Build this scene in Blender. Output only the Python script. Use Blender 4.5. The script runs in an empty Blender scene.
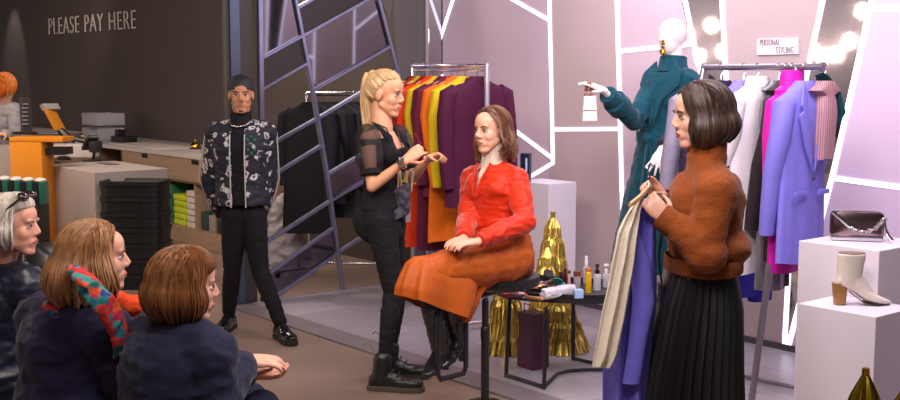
import bpy, bmesh, math, random
from mathutils import Vector, Matrix, noise, Quaternion
random.seed(7)
SC = bpy.context.scene
COL = SC.collection
V = Vector
PI = math.pi

# ------------------------------------------------------------ camera
FPX, CAMH, PITCH = 1145.0, 1.68, math.atan(128/1145.0)
cam_data = bpy.data.cameras.new('camera'); cam_data.sensor_width = 36.0
cam_data.lens = 36.0*FPX/900.0; cam_data.clip_start = .05
cam = bpy.data.objects.new('camera', cam_data); COL.objects.link(cam)
cam.location = (0, 0, CAMH); cam.rotation_euler = (PI/2-PITCH, 0, 0)
SC.camera = cam

# ------------------------------------------------------------ world, light, exposure
SC.view_settings.view_transform = 'Standard'; SC.view_settings.look = 'None'
SC.view_settings.gamma = 1.0; SC.view_settings.use_curve_mapping = False
SC.view_settings.exposure = 0.0
w = bpy.data.worlds.new('world'); SC.world = w; w.use_nodes = True
wb = w.node_tree.nodes['Background']; wb.inputs[0].default_value = (.95, .86, .84, 1); wb.inputs[1].default_value = .15

def area(name, loc, target, size, power, color, size_y=None, spread=180):
    l = bpy.data.lights.new(name, 'AREA'); l.energy = power; l.color = color; l.size = size
    if size_y: l.shape = 'RECTANGLE'; l.size_y = size_y
    l.spread = math.radians(spread)
    o = bpy.data.objects.new(name, l); COL.objects.link(o); o.location = loc
    o.rotation_euler = (V(target)-V(loc)).to_track_quat('-Z', 'Y').to_euler()
    return o
def spot(name, loc, target, power, color, angle=50, blend=.7, rad=.06):
    l = bpy.data.lights.new(name, 'SPOT'); l.energy = power; l.color = color
    l.spot_size = math.radians(angle); l.spot_blend = blend; l.shadow_soft_size = rad
    o = bpy.data.objects.new(name, l); COL.objects.link(o); o.location = loc
    o.rotation_euler = (V(target)-V(loc)).to_track_quat('-Z', 'Y').to_euler()
    return o
area('stage_light', (1.3, 4.6, 3.1), (1.0, 6.6, .9), 1.8, 105, (1, .90, .97), 1.2)
area('stage_back_light', (.9, 6.9, 3.15), (.9, 7.2, 0), 1.6, 45, (.97, .88, 1.0), 1.0)
area('aisle_light', (-1.2, 4.3, 3.15), (-.7, 6.6, .8), 1.4, 75, (1, .84, .72), 1.0)
area('audience_light', (-.9, 2.2, 3.1), (-1.1, 4.0, .8), 1.2, 21, (1, .84, .70), 1.0)
area('counter_light', (-3.6, 8.2, 3.15), (-3.7, 10.5, .6), 1.6, 120, (1, .84, .70), 1.2)
area('key_light_right', (.2, 2.6, 3.0), (1.2, 5.2, .9), .9, 70, (1, .90, .88), .9)
area('back_room_light', (-1.6, 10.2, 3.2), (-1.0, 9.6, .5), 1.0, 45, (1, .86, .74), .8)
area('far_wall_fill', (-9.0, 6.5, 3.2), (-11, 6.5, 1.8), 5, 420, (1, .9, .85), .6)  # added fill, brightens the unseen far wall so the mirrors reflect grey
spot('sign_spot', (-4.4, 12.5, 3.1), (-5.6, 15.6, 2.1), 90, (1, .85, .75), 60)

# ------------------------------------------------------------ coordinates
def ray(px, py):
    a, b = (px-450)/FPX, (200-py)/FPX
    return V((a, math.cos(PITCH)+b*math.sin(PITCH), -math.sin(PITCH)+b*math.cos(PITCH)))
def P(px, py, Y):
    """world point seen at (px,py) standing Y metres away"""
    r = ray(px, py); return V((0, 0, CAMH))+r*(Y/r.y)
def G(px, py, z=0.0):
    r = ray(px, py); return V((0, 0, CAMH))+r*((z-CAMH)/r.z)
U = V((.632, -.775, 0)).normalized()      # along the shop wall, towards the camera
N = V((-U.y*-1, U.x*-1, 0)); N = V((-.775, -.632, 0)).normalized()   # out of the wall
C0 = V((-.059, 9.32, 0))
def ST(s, t, z=0): return C0+U*s+N*t+V((0, 0, z))
def on_plane(px, py, pt, nrm):
    r = ray(px, py); o = V((0, 0, CAMH)); k = (V(pt)-o).dot(nrm)/r.dot(nrm); return o+r*k
def wallpt(px, py, off=0.0): return on_plane(px, py, ST(0, off), N)
def screenpt(px, py, off=0.0): return on_plane(px, py, ST(off, 0), U)
YAW = math.atan2(U.y, U.x)

# ------------------------------------------------------------ materials
def lin(c):
    if isinstance(c, str):
        c = [int(c[i:i+2], 16)/255 for i in (0, 2, 4)]
    return tuple(((x+.055)/1.055)**2.4 if x > .04045 else x/12.92 for x in c)+(1,)
MATS = {}
def mat(name, col, rough=.6, metal=0, var=0.0, vscale=20, bump=0.0, bscale=60, sheen=0, coat=0, trans=0, emit=0, sss=0, stretch=None, col2=None, ior=None, detail=3, alpha=1, spec=.5):
    if name in MATS: return MATS[name]
    m = bpy.data.materials.new(name); m.use_nodes = True; nt = m.node_tree; b = nt.nodes['Principled BSDF']
    c = lin(col); b.inputs['Base Color'].default_value = c
    b.inputs['Roughness'].default_value = rough; b.inputs['Metallic'].default_value = metal; b.inputs['Specular IOR Level'].default_value = spec
    if sheen: b.inputs['Sheen Weight'].default_value = sheen; b.inputs['Sheen Roughness'].default_value = .4
    if coat: b.inputs['Coat Weight'].default_value = coat; b.inputs['Coat Roughness'].default_value = .15
    if trans: b.inputs['Transmission Weight'].default_value = trans
    if ior: b.inputs['IOR'].default_value = ior
    if alpha < 1: b.inputs['Alpha'].default_value = alpha
    if sss: b.inputs['Subsurface Weight'].default_value = sss; b.inputs['Subsurface Radius'].default_value = (.012, .005, .003); b.inputs['Subsurface Scale'].default_value = 1
    if emit: b.inputs['Emission Color'].default_value = c; b.inputs['Emission Strength'].default_value = emit
    tc = nt.nodes.new('ShaderNodeTexCoord'); src = tc.outputs['Object']
    if stretch:
        mp = nt.nodes.new('ShaderNodeMapping'); mp.inputs['Scale'].default_value = stretch
        nt.links.new(src, mp.inputs[0]); src = mp.outputs[0]
    if var or col2:
        n = nt.nodes.new('ShaderNodeTexNoise'); n.inputs['Scale'].default_value = vscale; n.inputs['Detail'].default_value = detail
        nt.links.new(src, n.inputs['Vector'])
        r = nt.nodes.new('ShaderNodeValToRGB'); r.color_ramp.elements[0].position = .3; r.color_ramp.elements[1].position = .7
        if col2: a, d = c, lin(col2)
        else:
            a = tuple(max(0, x*(1-var)) for x in c[:3])+(1,); d = tuple(min(1, x*(1+var)) for x in c[:3])+(1,)
        r.color_ramp.elements[0].color = a; r.color_ramp.elements[1].color = d
        nt.links.new(n.outputs['Fac'], r.inputs['Fac']); nt.links.new(r.outputs['Color'], b.inputs['Base Color'])
    if bump:
        n = nt.nodes.new('ShaderNodeTexNoise'); n.inputs['Scale'].default_value = bscale; n.inputs['Detail'].default_value = 4
        nt.links.new(src, n.inputs['Vector'])
        bp = nt.nodes.new('ShaderNodeBump'); bp.inputs['Strength'].default_value = bump; bp.inputs['Distance'].default_value = .01
        nt.links.new(n.outputs['Fac'], bp.inputs['Height']); nt.links.new(bp.outputs['Normal'], b.inputs['Normal'])
    MATS[name] = m; return m
def fabric(name, col, rough=.85, var=.15, bump=.25, bscale=90, sheen=.0, spec=.22, **k): return mat(name, col, rough, var=var, bump=bump, bscale=bscale, sheen=sheen, spec=spec, **k)
def emis(name, col, s):
    if name in MATS: return MATS[name]
    m = bpy.data.materials.new(name); m.use_nodes = True; nt = m.node_tree; b = nt.nodes['Principled BSDF']
    b.inputs['Base Color'].default_value = lin(col); b.inputs['Emission Color'].default_value = lin(col); b.inputs['Emission Strength'].default_value = s
    MATS[name] = m; return m

# ------------------------------------------------------------ mesh builder
WM = {}
class MB:
    def __init__(s): s.v = []; s.f = []; s.mi = []; s.cur = 0
    def add(s, vs, fs):
        o = len(s.v); s.v += [V(p) for p in vs]; s.f += [tuple(i+o for i in f) for f in fs]; s.mi += [s.cur]*len(fs)
    def obox(s, c, ax, ay, az):
        """box from centre and three half vectors"""
        c, ax, ay, az = V(c), V(ax), V(ay), V(az)
        vs = [c+ax*i+ay*j+az*k for i in (-1, 1) for j in (-1, 1) for k in (-1, 1)]
        s.add(vs, [(0, 1, 3, 2), (4, 6, 7, 5), (0, 4, 5, 1), (2, 3, 7, 6), (0, 2, 6, 4), (1, 5, 7, 3)])
    def box(s, c, sx, sy, sz, yaw=0):
        ca, sa = math.cos(yaw), math.sin(yaw)
        s.obox(c, V((ca, sa, 0))*sx/2, V((-sa, ca, 0))*sy/2, V((0, 0, sz/2)))
    def stbox(s, s0, s1, t0, t1, z0, z1):
        s.obox(ST((s0+s1)/2, (t0+t1)/2, (z0+z1)/2), U*(s1-s0)/2, N*(t1-t0)/2, V((0, 0, (z1-z0)/2)))
    def rings(s, rs, close=True, caps=True):
        n = len(rs[0]); o = len(s.v); vs = [p for r in rs for p in r]; fs = []
        for i in range(len(rs)-1):
            for j in range(n if close else n-1):
                k = (j+1) % n; fs.append((i*n+j, i*n+k, (i+1)*n+k, (i+1)*n+j))
        if caps and close: fs.append(tuple(range(n-1, -1, -1))); fs.append(tuple((len(rs)-1)*n+j for j in range(n)))
        s.add(vs, fs)
    def loft(s, secs, n=20, caps=True, p=2.0):
        """secs = [(centre, half vector a, half vector b)]"""
        rs = []
        for c, a, b in secs:
            c, a, b = V(c), V(a), V(b); r = []
            for j in range(n):
                t = 2*PI*j/n; x, y = math.cos(t), math.sin(t)
                if p != 2.0: x = math.copysign(abs(x)**(2/p), x); y = math.copysign(abs(y)**(2/p), y)
                r.append(c+a*x+b*y)
            rs.append(r)
        s.rings(rs, True, caps)
    def tube(s, pts, r, n=8, flat=None, side=None):
        pts = [V(p) for p in pts]; m = len(pts)
        rr = r if isinstance(r, (list, tuple)) else [r]*m
        prev = None; secs = []
        for i, p in enumerate(pts):
            d = (pts[min(i+1, m-1)]-pts[max(i-1, 0)])
            if d.length < 1e-9: d = V((0, 0, 1))
            d.normalize()
            if prev is None:
                a = V(side) if side is not None else (V((0, 0, 1)) if abs(d.z) < .9 else V((1, 0, 0)))
                a = a-d*a.dot(d); a.normalize()
            else:
                a = prev-d*prev.dot(d)
                if a.length < 1e-6: a = prev
                a.normalize()
            prev = a; b = d.cross(a)
            secs.append((p, a*rr[i], b*rr[i]*(flat if flat else 1)))
        s.loft(secs, n)
    def cap(s, p0, r0, p1, r1, n=14):
        p0, p1 = V(p0), V(p1); d = p1-p0; L = d.length
        if L < 1e-6: s.ell(p0, (r0, r0, r0)); return
        d.normalize(); pts = []; rr = []
        for k in range(5):
            t = PI/2*(1-k/4.0); pts.append(p0-d*r0*math.sin(t)); rr.append(max(r0*math.cos(t), 1e-4))
        for k in range(5):
            t = PI/2*(k/4.0); pts.append(p1+d*r1*math.sin(t)); rr.append(max(r1*math.cos(t), 1e-4))
        a = V((0, 0, 1)) if abs(d.z) < .9 else V((1, 0, 0)); a = (a-d*a.dot(d)).normalized(); b = d.cross(a)
        s.loft([(p, a*r, b*r) for p, r in zip(pts, rr)], n)
    def ell(s, c, r, X=None, Y=None, Z=None, n=16, m=10):
        c = V(c); X = V(X) if X is not None else V((1, 0, 0)); Y = V(Y) if Y is not None else V((0, 1, 0)); Z = V(Z) if Z is not None else V((0, 0, 1))
        secs = []
        for i in range(m+1):
            t = -PI/2+PI*i/m; k = max(math.cos(t), 1e-3)
            secs.append((c+Z*r[2]*math.sin(t), X*r[0]*k, Y*r[1]*k))
        s.loft(secs, n)
    def lathe(s, c, prof, n=24, axis=None):
        """prof = [(r, z)]"""
        c = V(c); A = V(axis).normalized() if axis is not None else V((0, 0, 1))
        a = V((1, 0, 0)) if abs(A.x) < .9 else V((0, 1, 0)); a = (a-A*a.dot(A)).normalized(); b = A.cross(a)
        s.loft([(c+A*z, a*max(r, 1e-4), b*max(r, 1e-4)) for r, z in prof], n)
    def prism(s, poly, d):
        """planar polygon extruded by vector d"""
        poly = [V(p) for p in poly]; n = len(poly); d = V(d)
        s.add(poly+[p+d for p in poly], [tuple(range(n-1, -1, -1)), tuple(range(n, 2*n))]+[(i, (i+1) % n, (i+1) % n+n, i+n) for i in range(n)])
    def bar(s, p0, p1, w, h, up=None):
        p0, p1 = V(p0), V(p1); d = (p1-p0); L = d.length; d.normalize()
        u = V(up) if up is not None else (V((0, 0, 1)) if abs(d.z) < .9 else V((1, 0, 0)))
        u = (u-d*u.dot(d)).normalized(); q = d.cross(u)
        s.obox((p0+p1)/2, d*L/2, q*w/2, u*h/2)
    def mesh(s, name='m'):
        me = bpy.data.meshes.new(name); me.from_pydata(s.v, [], s.f)
        for p, i in zip(me.polygons, s.mi): p.material_index = i
        me.update(); return me
    def build(s, name, mats, parent=None, smooth=True, bevel=0, seg=2, recalc=True, **kw):
        return link(name, s.mesh(name), mats, parent, smooth, bevel, seg, recalc, **kw)
def link(name, me, mats, parent=None, smooth=True, bevel=0, seg=2, recalc=True, auto=40, **kw):
    if not isinstance(mats, (list, tuple)): mats = [mats]
    for m in mats: me.materials.append(m)
    bm = bmesh.new(); bm.from_mesh(me)
    if recalc: bmesh.ops.recalc_face_normals(bm, faces=bm.faces)
    if bevel:
        es = [e for e in bm.edges if len(e.link_faces) == 2 and e.calc_face_angle(0) > .6]
        bmesh.ops.bevel(bm, geom=es, offset=bevel, segments=seg, affect='EDGES', profile=.6, clamp_overlap=True)
    bm.to_mesh(me); bm.free()
    if parent is None:
        xs = [v.co for v in me.vertices]
        lo = V([min(c[i] for c in xs) for i in range(3)]); hi = V([max(c[i] for c in xs) for i in range(3)])
        base = V(((lo.x+hi.x)/2, (lo.y+hi.y)/2, lo.z))
        W = Matrix.Translation(base)
    else: W = Matrix.Identity(4)
    PW = WM[parent.name] if parent is not None else Matrix.Identity(4)
    me.transform((PW@W).inverted())
    if smooth: 
        me.shade_smooth()
        me.set_sharp_from_angle(angle=math.radians(auto))
    o = bpy.data.objects.new(name, me); COL.objects.link(o)
    if parent is not None: o.parent = parent
    o.matrix_local = W
    WM[o.name] = PW@W
    for k, v in kw.items(): o[k] = v
    return o
def thing(name, label, cat, loc, group=None):
    o = bpy.data.objects.new(name, None); COL.objects.link(o); o.location = loc; o.empty_display_size = .1
    WM[o.name] = Matrix.Translation(V(loc)); tag(o, label, cat, group); return o
def tag(o, label, cat, group=None):
    o['label'] = label; o['category'] = cat
    if group: o['group'] = group
    return o
def struct(o): o['kind'] = 'structure'; return o
def blob(mb, voxel=.006, it=4, wr=None, fac=.5):
    """fuse everything in mb to one continuous skin"""
    me = mb.mesh('blob'); bm = bmesh.new(); bm.from_mesh(me); bmesh.ops.recalc_face_normals(bm, faces=bm.faces); bm.to_mesh(me); bm.free()
    o = bpy.data.objects.new('blob', me); COL.objects.link(o)
    md = o.modifiers.new('r', 'REMESH'); md.mode = 'VOXEL'; md.voxel_size = voxel; md.adaptivity = 0
    sm = o.modifiers.new('s', 'SMOOTH'); sm.factor = fac; sm.iterations = it
    dg = bpy.context.evaluated_depsgraph_get(); dg.update()
    out = bpy.data.meshes.new_from_object(o.evaluated_get(dg))
    bpy.data.objects.remove(o); bpy.data.meshes.remove(me)
    if wr:
        ns = [v.normal.copy() for v in out.vertices]
        for v, nn in zip(out.vertices, ns): v.co = v.co+nn*wr(v.co)
        out.update()
    out.materials.clear()
    return out
def wrinkle(amp, sc=(9, 9, 22), amp2=0.0):
    def f(p):
        q = V((p.x*sc[0], p.y*sc[1], p.z*sc[2])); a = noise.noise(q)
        return amp*(1-abs(a)*3.0)*.6 + amp2*noise.noise(q*2.7)
    return f
# ------------------------------------------------------------ setting
concrete = mat('brown_concrete', '8a7468', .32, var=.14, vscale=1.3, bump=.04, bscale=6, detail=6)
darkwall = mat('dark_wall_paint', '4d4340', .55, var=.06, vscale=2, bump=.03, bscale=30)
def tile_mat():
    m = bpy.data.materials.new('stage_tiles'); m.use_nodes = True; nt = m.node_tree; b = nt.nodes['Principled BSDF']
    tc = nt.nodes.new('ShaderNodeTexCoord'); mp = nt.nodes.new('ShaderNodeMapping'); mp.inputs['Rotation'].default_value = (0, 0, -YAW)
    br = nt.nodes.new('ShaderNodeTexBrick'); br.inputs['Color1'].default_value = lin('b3aab3'); br.inputs['Color2'].default_value = lin('9e959f')
    br.inputs['Mortar'].default_value = lin('77707a'); br.inputs['Scale'].default_value = 1; br.inputs['Mortar Size'].default_value = .004
    br.inputs['Brick Width'].default_value = .9; br.inputs['Row Height'].default_value = .45
    n = nt.nodes.new('ShaderNodeTexNoise'); n.inputs['Scale'].default_value = 6; n.inputs['Detail'].default_value = 6
    mx = nt.nodes.new('ShaderNodeMixRGB'); mx.blend_type = 'MULTIPLY'; mx.inputs[0].default_value = .35
    nt.links.new(tc.outputs['Object'], mp.inputs[0]); nt.links.new(mp.outputs[0], br.inputs[0]); nt.links.new(tc.outputs['Object'], n.inputs['Vector'])
    nt.links.new(br.outputs[0], mx.inputs[1]); nt.links.new(n.outputs['Fac'], mx.inputs[2]); nt.links.new(mx.outputs[0], b.inputs['Base Color'])
    b.inputs['Roughness'].default_value = .35; return m
pinkwall = mat('lilac_gloss_panel', 'cdb6c6', .34, var=.03, vscale=2)
taupewall = mat('taupe_gloss_panel', 'bda9ad', .34, var=.03, vscale=2)
led = emis('led_white', 'eee9ff', 1.7)
mb = MB(); mb.box((0, 8, -.05), 30, 26, .1); struct(mb.build('floor', concrete, smooth=False))
mb = MB(); mb.stbox(0, 7.5, 0, 1.78, -.02, .012); struct(mb.build('stage_floor', tile_mat(), smooth=False))
mb = MB(); mb.stbox(0, 7.5, 1.78, 1.97, -.02, .012); struct(mb.build('trim_1', mat('stage_edge_strip', '766c70', .4, var=.12, vscale=5), smooth=False))
mb = MB(); mb.box((0, 8, 3.35), 30, 26, .1); struct(mb.build('ceiling', mat('ceiling_dark', '4a4544', .9), smooth=False))
mb = MB(); mb.stbox(-16, 0, -.2, 0, 0, 3.3); struct(mb.build('wall_left', darkwall, smooth=False))
# lit wall: one backing wall, thin glossy panels between the light strips
mb = MB(); mb.stbox(0, 7.5, -.25, -.03, 0, 3.3); struct(mb.build('wall_right', pinkwall, smooth=False))
wr = bpy.data.objects['wall_right']
TOP = -92
def wpoly(name, pts, m, th=.03):
    mb = MB(); mb.prism([wallpt(x, y, -.03) for x, y in pts], N*th); o = mb.build(name, m, wr, smooth=False); return o
BY = lambda x: 278+(x-443)*.2345       # foot of the wall in the picture
wpoly('wall_panel', [(444, TOP), (550, TOP), (553, BY(553)), (444, BY(444))], pinkwall)
wpoly('wall_panel', [(550, TOP), (616, TOP), (624, BY(624)), (553, BY(553))], taupewall)
wpoly('wall_panel', [(616, TOP), (664, TOP), (704, 90), (735, BY(735)), (624, BY(624))], pinkwall)
wpoly('wall_panel', [(717, TOP), (843, TOP), (797, 120), (785, BY(785)), (740, BY(740)), (727, 90)], taupewall)
wpoly('wall_panel', [(893, TOP), (1000, TOP), (1010, 405), (785, BY(785)), (835, 170)], mat('lilac_gloss_panel_bright', 'd8c0dc', .34, var=.03, vscale=2))
mirror = mat('smoked_mirror', 'b5b1b6', .035, metal=1, bump=.03, bscale=3)
wpoly('mirror_panel', [(664, TOP), (717, TOP), (727, 90), (735, BY(735)), (704, 90)], mirror)
wpoly('mirror_panel', [(843, TOP), (893, TOP), (835, 170), (785, BY(785)), (797, 120)], mirror)
glowblue = emis('led_blue', 'c9d8ff', 9.0)
def strip(pts, w=.03, m=None):
    mb = MB(); w = w*.86
    for (a, b) in zip(pts[:-1], pts[1:]):
        A, B = wallpt(a[0], a[1], .001), wallpt(b[0], b[1], .001); d = (B-A).normalized()
        mb.bar(A-d*w*.4, B+d*w*.4, w, .012, up=N)
    o = mb.build('light_strip', m or led, smooth=False)
    return o
strips = [
 ([(481, TOP), (453, 0), (431, 68)], .034, 'slanting white light strip above the rack of red and orange clothes'),
 ([(431, 68), (552, 158)], .030, 'white light strip running down behind the seated woman'),
 ([(547, TOP), (549.5, 0), (553, 160)], .034, 'tall upright white light strip between the seated woman and the white handbag'),
 ([(480, -19), (549, 20)], .030, 'short slanting light strip at the top, joining the upright strip above the seated woman'),
 ([(553, 163), (530, 177)], .030, 'short light strip just above the white plinth behind the seated woman'),
 ([(553, 129.5), (619, 129)], .030, 'level light strip behind the hanging white handbag'),
 ([(614, TOP), (617, 0), (622, 190), (626, BY(626)-2)], .034, 'tall upright light strip behind the outstretched mannequin arm'),
 ([(620, 51.5), (694, 44)], .030, 'level light strip behind the mannequin head'),
 ([(664, TOP), (685, 0), (704, 90), (710, 150)], .034, 'slanting light strip right of the mannequin head'),
 ([(717, TOP), (722, 0), (727, 90), (740, BY(740)-2)], .034, 'tall light strip crossing the left end of the lilac clothes rack'),
 ([(843, TOP), (823, 0), (797, 120), (784, BY(784)-2)], .034, 'slanting light strip left of the tall smoked mirror on the right'),
 ([(893, TOP), (872, 0), (834, 170), (786, BY(786)-2)], .036, 'slanting light strip right of the tall smoked mirror, crossing behind the clothes'),
 ([(871, 9), (985, 11)], .032, 'short level light strip in the upper right corner'),
 ([(832, 178), (985, 199)], .032, 'level light strip above the metallic handbag')]
for pts, w_, lab in strips: tag(strip(pts, w_), lab, 'light strip', 'light strips on the lilac wall')
mb = MB(); mb.stbox(0, 7.5, 0, .012, .012, .05); struct(mb.build('baseboard_right', mat('dark_skirting', '4b4650', .5), smooth=False))
# small wall sign
sg = [wallpt(758, 39, .0), wallpt(799, 38, .0), wallpt(799, 54, .0), wallpt(758, 55, .0)]
mb = MB(); mb.prism(sg, N*.012); sign = mb.build('wall_sign', mat('sign_white', 'efe3ea', .5), smooth=False)
tag(sign, 'small white sign on the wall above the lilac clothes rack', 'sign')
def text(body, origin, xdir, ydir, h, width, m, name, parent=None, depth=.004, split=False):
    cu = bpy.data.curves.new(name, 'FONT'); cu.body = body; cu.size = 1; cu.extrude = .5; cu.offset = -.016; cu.space_character = 1.12; cu.space_word = 1.25
    o = bpy.data.objects.new(name, cu); COL.objects.link(o)
    dg = bpy.context.evaluated_depsgraph_get(); dg.update()
    me = bpy.data.meshes.new_from_object(o.evaluated_get(dg)); bpy.data.objects.remove(o)
    xs = [v.co.x for v in me.vertices]; ys = [v.co.y for v in me.vertices]
    x0, x1, y0, y1 = min(xs), max(xs), min(ys), max(ys)
    zd = V(xdir).cross(V(ydir)).normalized()
    for v in me.vertices:
        a = (v.co.x-x0)/(x1-x0)*width; b = (v.co.y-y0)/(y1-y0)*h
        v.co = V(origin)+V(xdir)*a+V(ydir)*b+zd*(v.co.z*depth*2)
    me.materials.clear()
    if split:
        bm = bmesh.new(); bm.from_mesh(me); bmesh.ops.remove_doubles(bm, verts=bm.verts, dist=1e-5); bm.verts.index_update(); seen = set()
        for v0 in bm.verts:
            if v0 in seen: continue
            st, comp = [v0], []; seen.add(v0)
            while st:
                v = st.pop(); comp.append(v)
                for e in v.link_edges:
                    q = e.other_vert(v)
                    if q not in seen: seen.add(q); st.append(q)
            ix = {v: i for i, v in enumerate(comp)}; fs = [tuple(ix[v] for v in f.verts) for f in bm.faces if f.verts[0] in ix]
            m2 = bpy.data.meshes.new(name); m2.from_pydata([v.co for v in comp], [], fs); link(name, m2, m, parent, smooth=False)
        bm.free(); return
    return link(name, me, m, parent, smooth=False)
Z = V((0, 0, 1))
ink = mat('sign_ink', '8a7f8a', .6)
o0 = wallpt(760, 45.5, .013); text('PERSONAL', o0, U, Z, .036, .14, ink, 'lettering', sign)
o0 = wallpt(776, 53, .013); text('STYLING', o0, U, Z, .036, .12, ink, 'lettering', sign)
# pay sign on the dark wall
q_ = wallpt(17, 8)+N*.55; spot('wall_scallop', (q_.x, q_.y, 3.25), tuple(wallpt(15, 75)), 70, (1, .88, .84), 46, .6, .03)
a = wallpt(49, 34, .02); b = wallpt(136, 31, .02)
lt = thing('wall_lettering', 'raised pale lettering reading PLEASE PAY HERE on the dark wall', 'lettering', V((a.x, a.y, 2.195)))
text('PLEASE PAY HERE', V((a.x, a.y, 2.195)), U, Z, .222, (b-a).length, mat('sign_letters', 'cfc4c0', .5), 'letter', lt, .005, True)

# pier at the end of the screen
pg = G(258, 309); 
mb = MB(); t_end = (pg-C0).dot(-V((.776, .632, 0)))
mb.stbox(-.08, -.03, 1.72, 1.93, 0, 3.3); pier = struct(mb.build('wall_pier', mat('pier_dark', '38322f', .5), smooth=False))
mb = MB(); mb.stbox(-.029, -.012, 1.83, 1.905, 0, 3.3); struct(mb.build('trim_2', mat('pier_steel', '5a6478', .3, metal=.8), smooth=False))
# steel lattice screen
steel = mat('screen_steel', '8d91ae', .32, metal=.85, var=.1, vscale=10)
scr = thing('lattice_screen', 'tall steel partition of slanting bars with mirrored infill, between the man and the stylist', 'partition', ST(0, .95))
def sbar(pts, w=.03, name='slanting_bar', d=.04):
    mb = MB(); w = w*.8
    for a, b in zip(pts[:-1], pts[1:]): mb.bar(screenpt(*a), screenpt(*b), w, d, up=U)
    return mb.build(name, steel, scr, smooth=False, bevel=.003, seg=1)
sbar([(254, -95), (259.5, 0), (264, 306)], .045, 'post')
sbar([(279, -95), (295, 0), (313, 93), (326, 170), (343, 291)], .034, 'post')
sbar([(352, -95), (378, 0), (396, 68), (425, 180), (443, 277)], .034, 'post')
for pts in ([(261, 58.5), (370, -2), (530, -95)], [(262, 89), (307, 63)], [(313, 90.5), (390, 46)], [(297, 8), (440, -75)], [(262, 149), (318, 118), (400, 69)],
            [(262, 182), (322, 145)], [(262, 245), (333, 199), (427, 145)], [(326, 175), (420, 120)], [(263, 277), (336, 226)], [(264, 305), (340, 251), (437, 190)]):
    sbar(pts, .028)
sbar([(239, 308.5), (380, 287.5), (443, 278)], .05, 'sill', .10)
smir = mat('screen_mirror', '77727a', .05, metal=1)
sdark = mat('screen_dark_panel', '2c2624', .5, var=.08)
def cell(pts, m, name): mb = MB(); mb.prism([screenpt(x, y, -.005) for x, y in pts], -U*.012); mb.build(name, m, scr, smooth=False)
cell([(255, -80), (281, -80), (295, 0), (301.5, 36), (261, 58.5)], smir, 'mirror_panel')
cell([(303, 35), (372, -3), (379, 3), (388.5, 47), (313.5, 90)], smir, 'mirror_panel')
cell([(263, 277), (336, 226), (340, 251), (264, 305)], smir, 'mirror_panel')
cell([(326, 175), (366, 152), (370, 176), (333, 199)], smir, 'mirror_panel')
cell([(261, 61), (302, 38), (307, 62), (262, 88)], sdark, 'dark_panel')
cell([(297, 8), (312, 0), (360, -28), (375, -6), (303, 34)], sdark, 'dark_panel')
cell([(390, -40), (427, -60), (427, 279), (415, 281)], mat('screen_grey_panel', '5b5554', .6), 'grey_panel')
cell([(352, -95), (427, -95), (427, -60), (398, -42), (390, 20), (378, -5)], mat('screen_grey_panel', '5b5554', .6), 'grey_panel')
mb = MB(); mb.bar(screenpt(426, -95, .01), screenpt(426, 280, .01), .03, .03, up=U); mb.build('chrome_edge', mat('chrome', 'd8d4dc', .15, metal=1), scr, smooth=False)
cell([(429, -95), (441, -95), (442, 278), (429, 280)], mirror, 'mirror_panel')

# ------------------------------------------------------------ pay counter
wood = mat('pale_wood', 'a88a72', .5, var=.10, vscale=4, stretch=(1, 1, 8), bump=.03)
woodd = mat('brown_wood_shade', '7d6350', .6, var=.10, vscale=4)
white = mat('white_laminate', 'cfc4c0', .35)
S0, S1 = -12.0, -2.15
mb = MB(); mb.stbox(S0, S1, 0.004, .84, .85, .89); wt = mb.build('counter_worktop', white, smooth=False, bevel=.004)
tag(wt, 'long white worktop of the pay counter along the dark wall', 'worktop')
def cabinet(s0, s1, label, drawers=2, dark=False):
    c = thing('drawer_cabinet' if not dark else 'open_cabinet', label, 'cabinet', ST((s0+s1)/2, .42), 'cabinets under the pay counter')
    mb = MB()
    for s in (s0+.012, s1-.012): mb.stbox(s-.012, s+.012, .01, .82, .001, .848)
    mb.stbox(s0+.024, s1-.024, .01, .03, .001, .848)
    mb.stbox(s0+.024, s1-.024, .03, .82, .001, .16)
    mb.stbox(s0+.024, s1-.024, .03, .80, .60, .62)
    n = 3
    for s in ((s0+.9, s0+1.62) if s1 > -3 else [s0+(s1-s0)*i/n for i in range(1, n)]):
        mb.stbox(s-.012, s+.012, .03, .80, .16, .60)
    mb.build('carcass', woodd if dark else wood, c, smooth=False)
    if not dark:
        for i in range(drawers):
            a = s0+.01+(s1-s0-.02)*i/drawers; b = s0+.01+(s1-s0-.02)*(i+1)/drawers
            mb = MB(); mb.stbox(a+.004, b-.004, .80, .83, .625, .845); d = mb.build('drawer', wood, c, smooth=False, bevel=.003)
            mb = MB(); m_ = (a+b)/2; mb.stbox(m_-.07, m_+.07, .829, .835, .80, .843); mb.build('handle_slot', mat('slot_black', '1a1513', .8), d, smooth=False)
    return c
cabinet(-4.45, -2.17, 'pale wooden counter cabinet with two drawers and open shelves, nearest the man in black')
cabinet(-5.3, -4.47, 'dark open bay of the pay counter, left of the pale drawers', dark=True)
cabinet(-7.6, -5.32, 'pale wooden counter cabinet mostly hidden behind the white block')
cabinet(-9.9, -7.62, 'pale wooden counter cabinet at the far left end of the pay counter')
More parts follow.
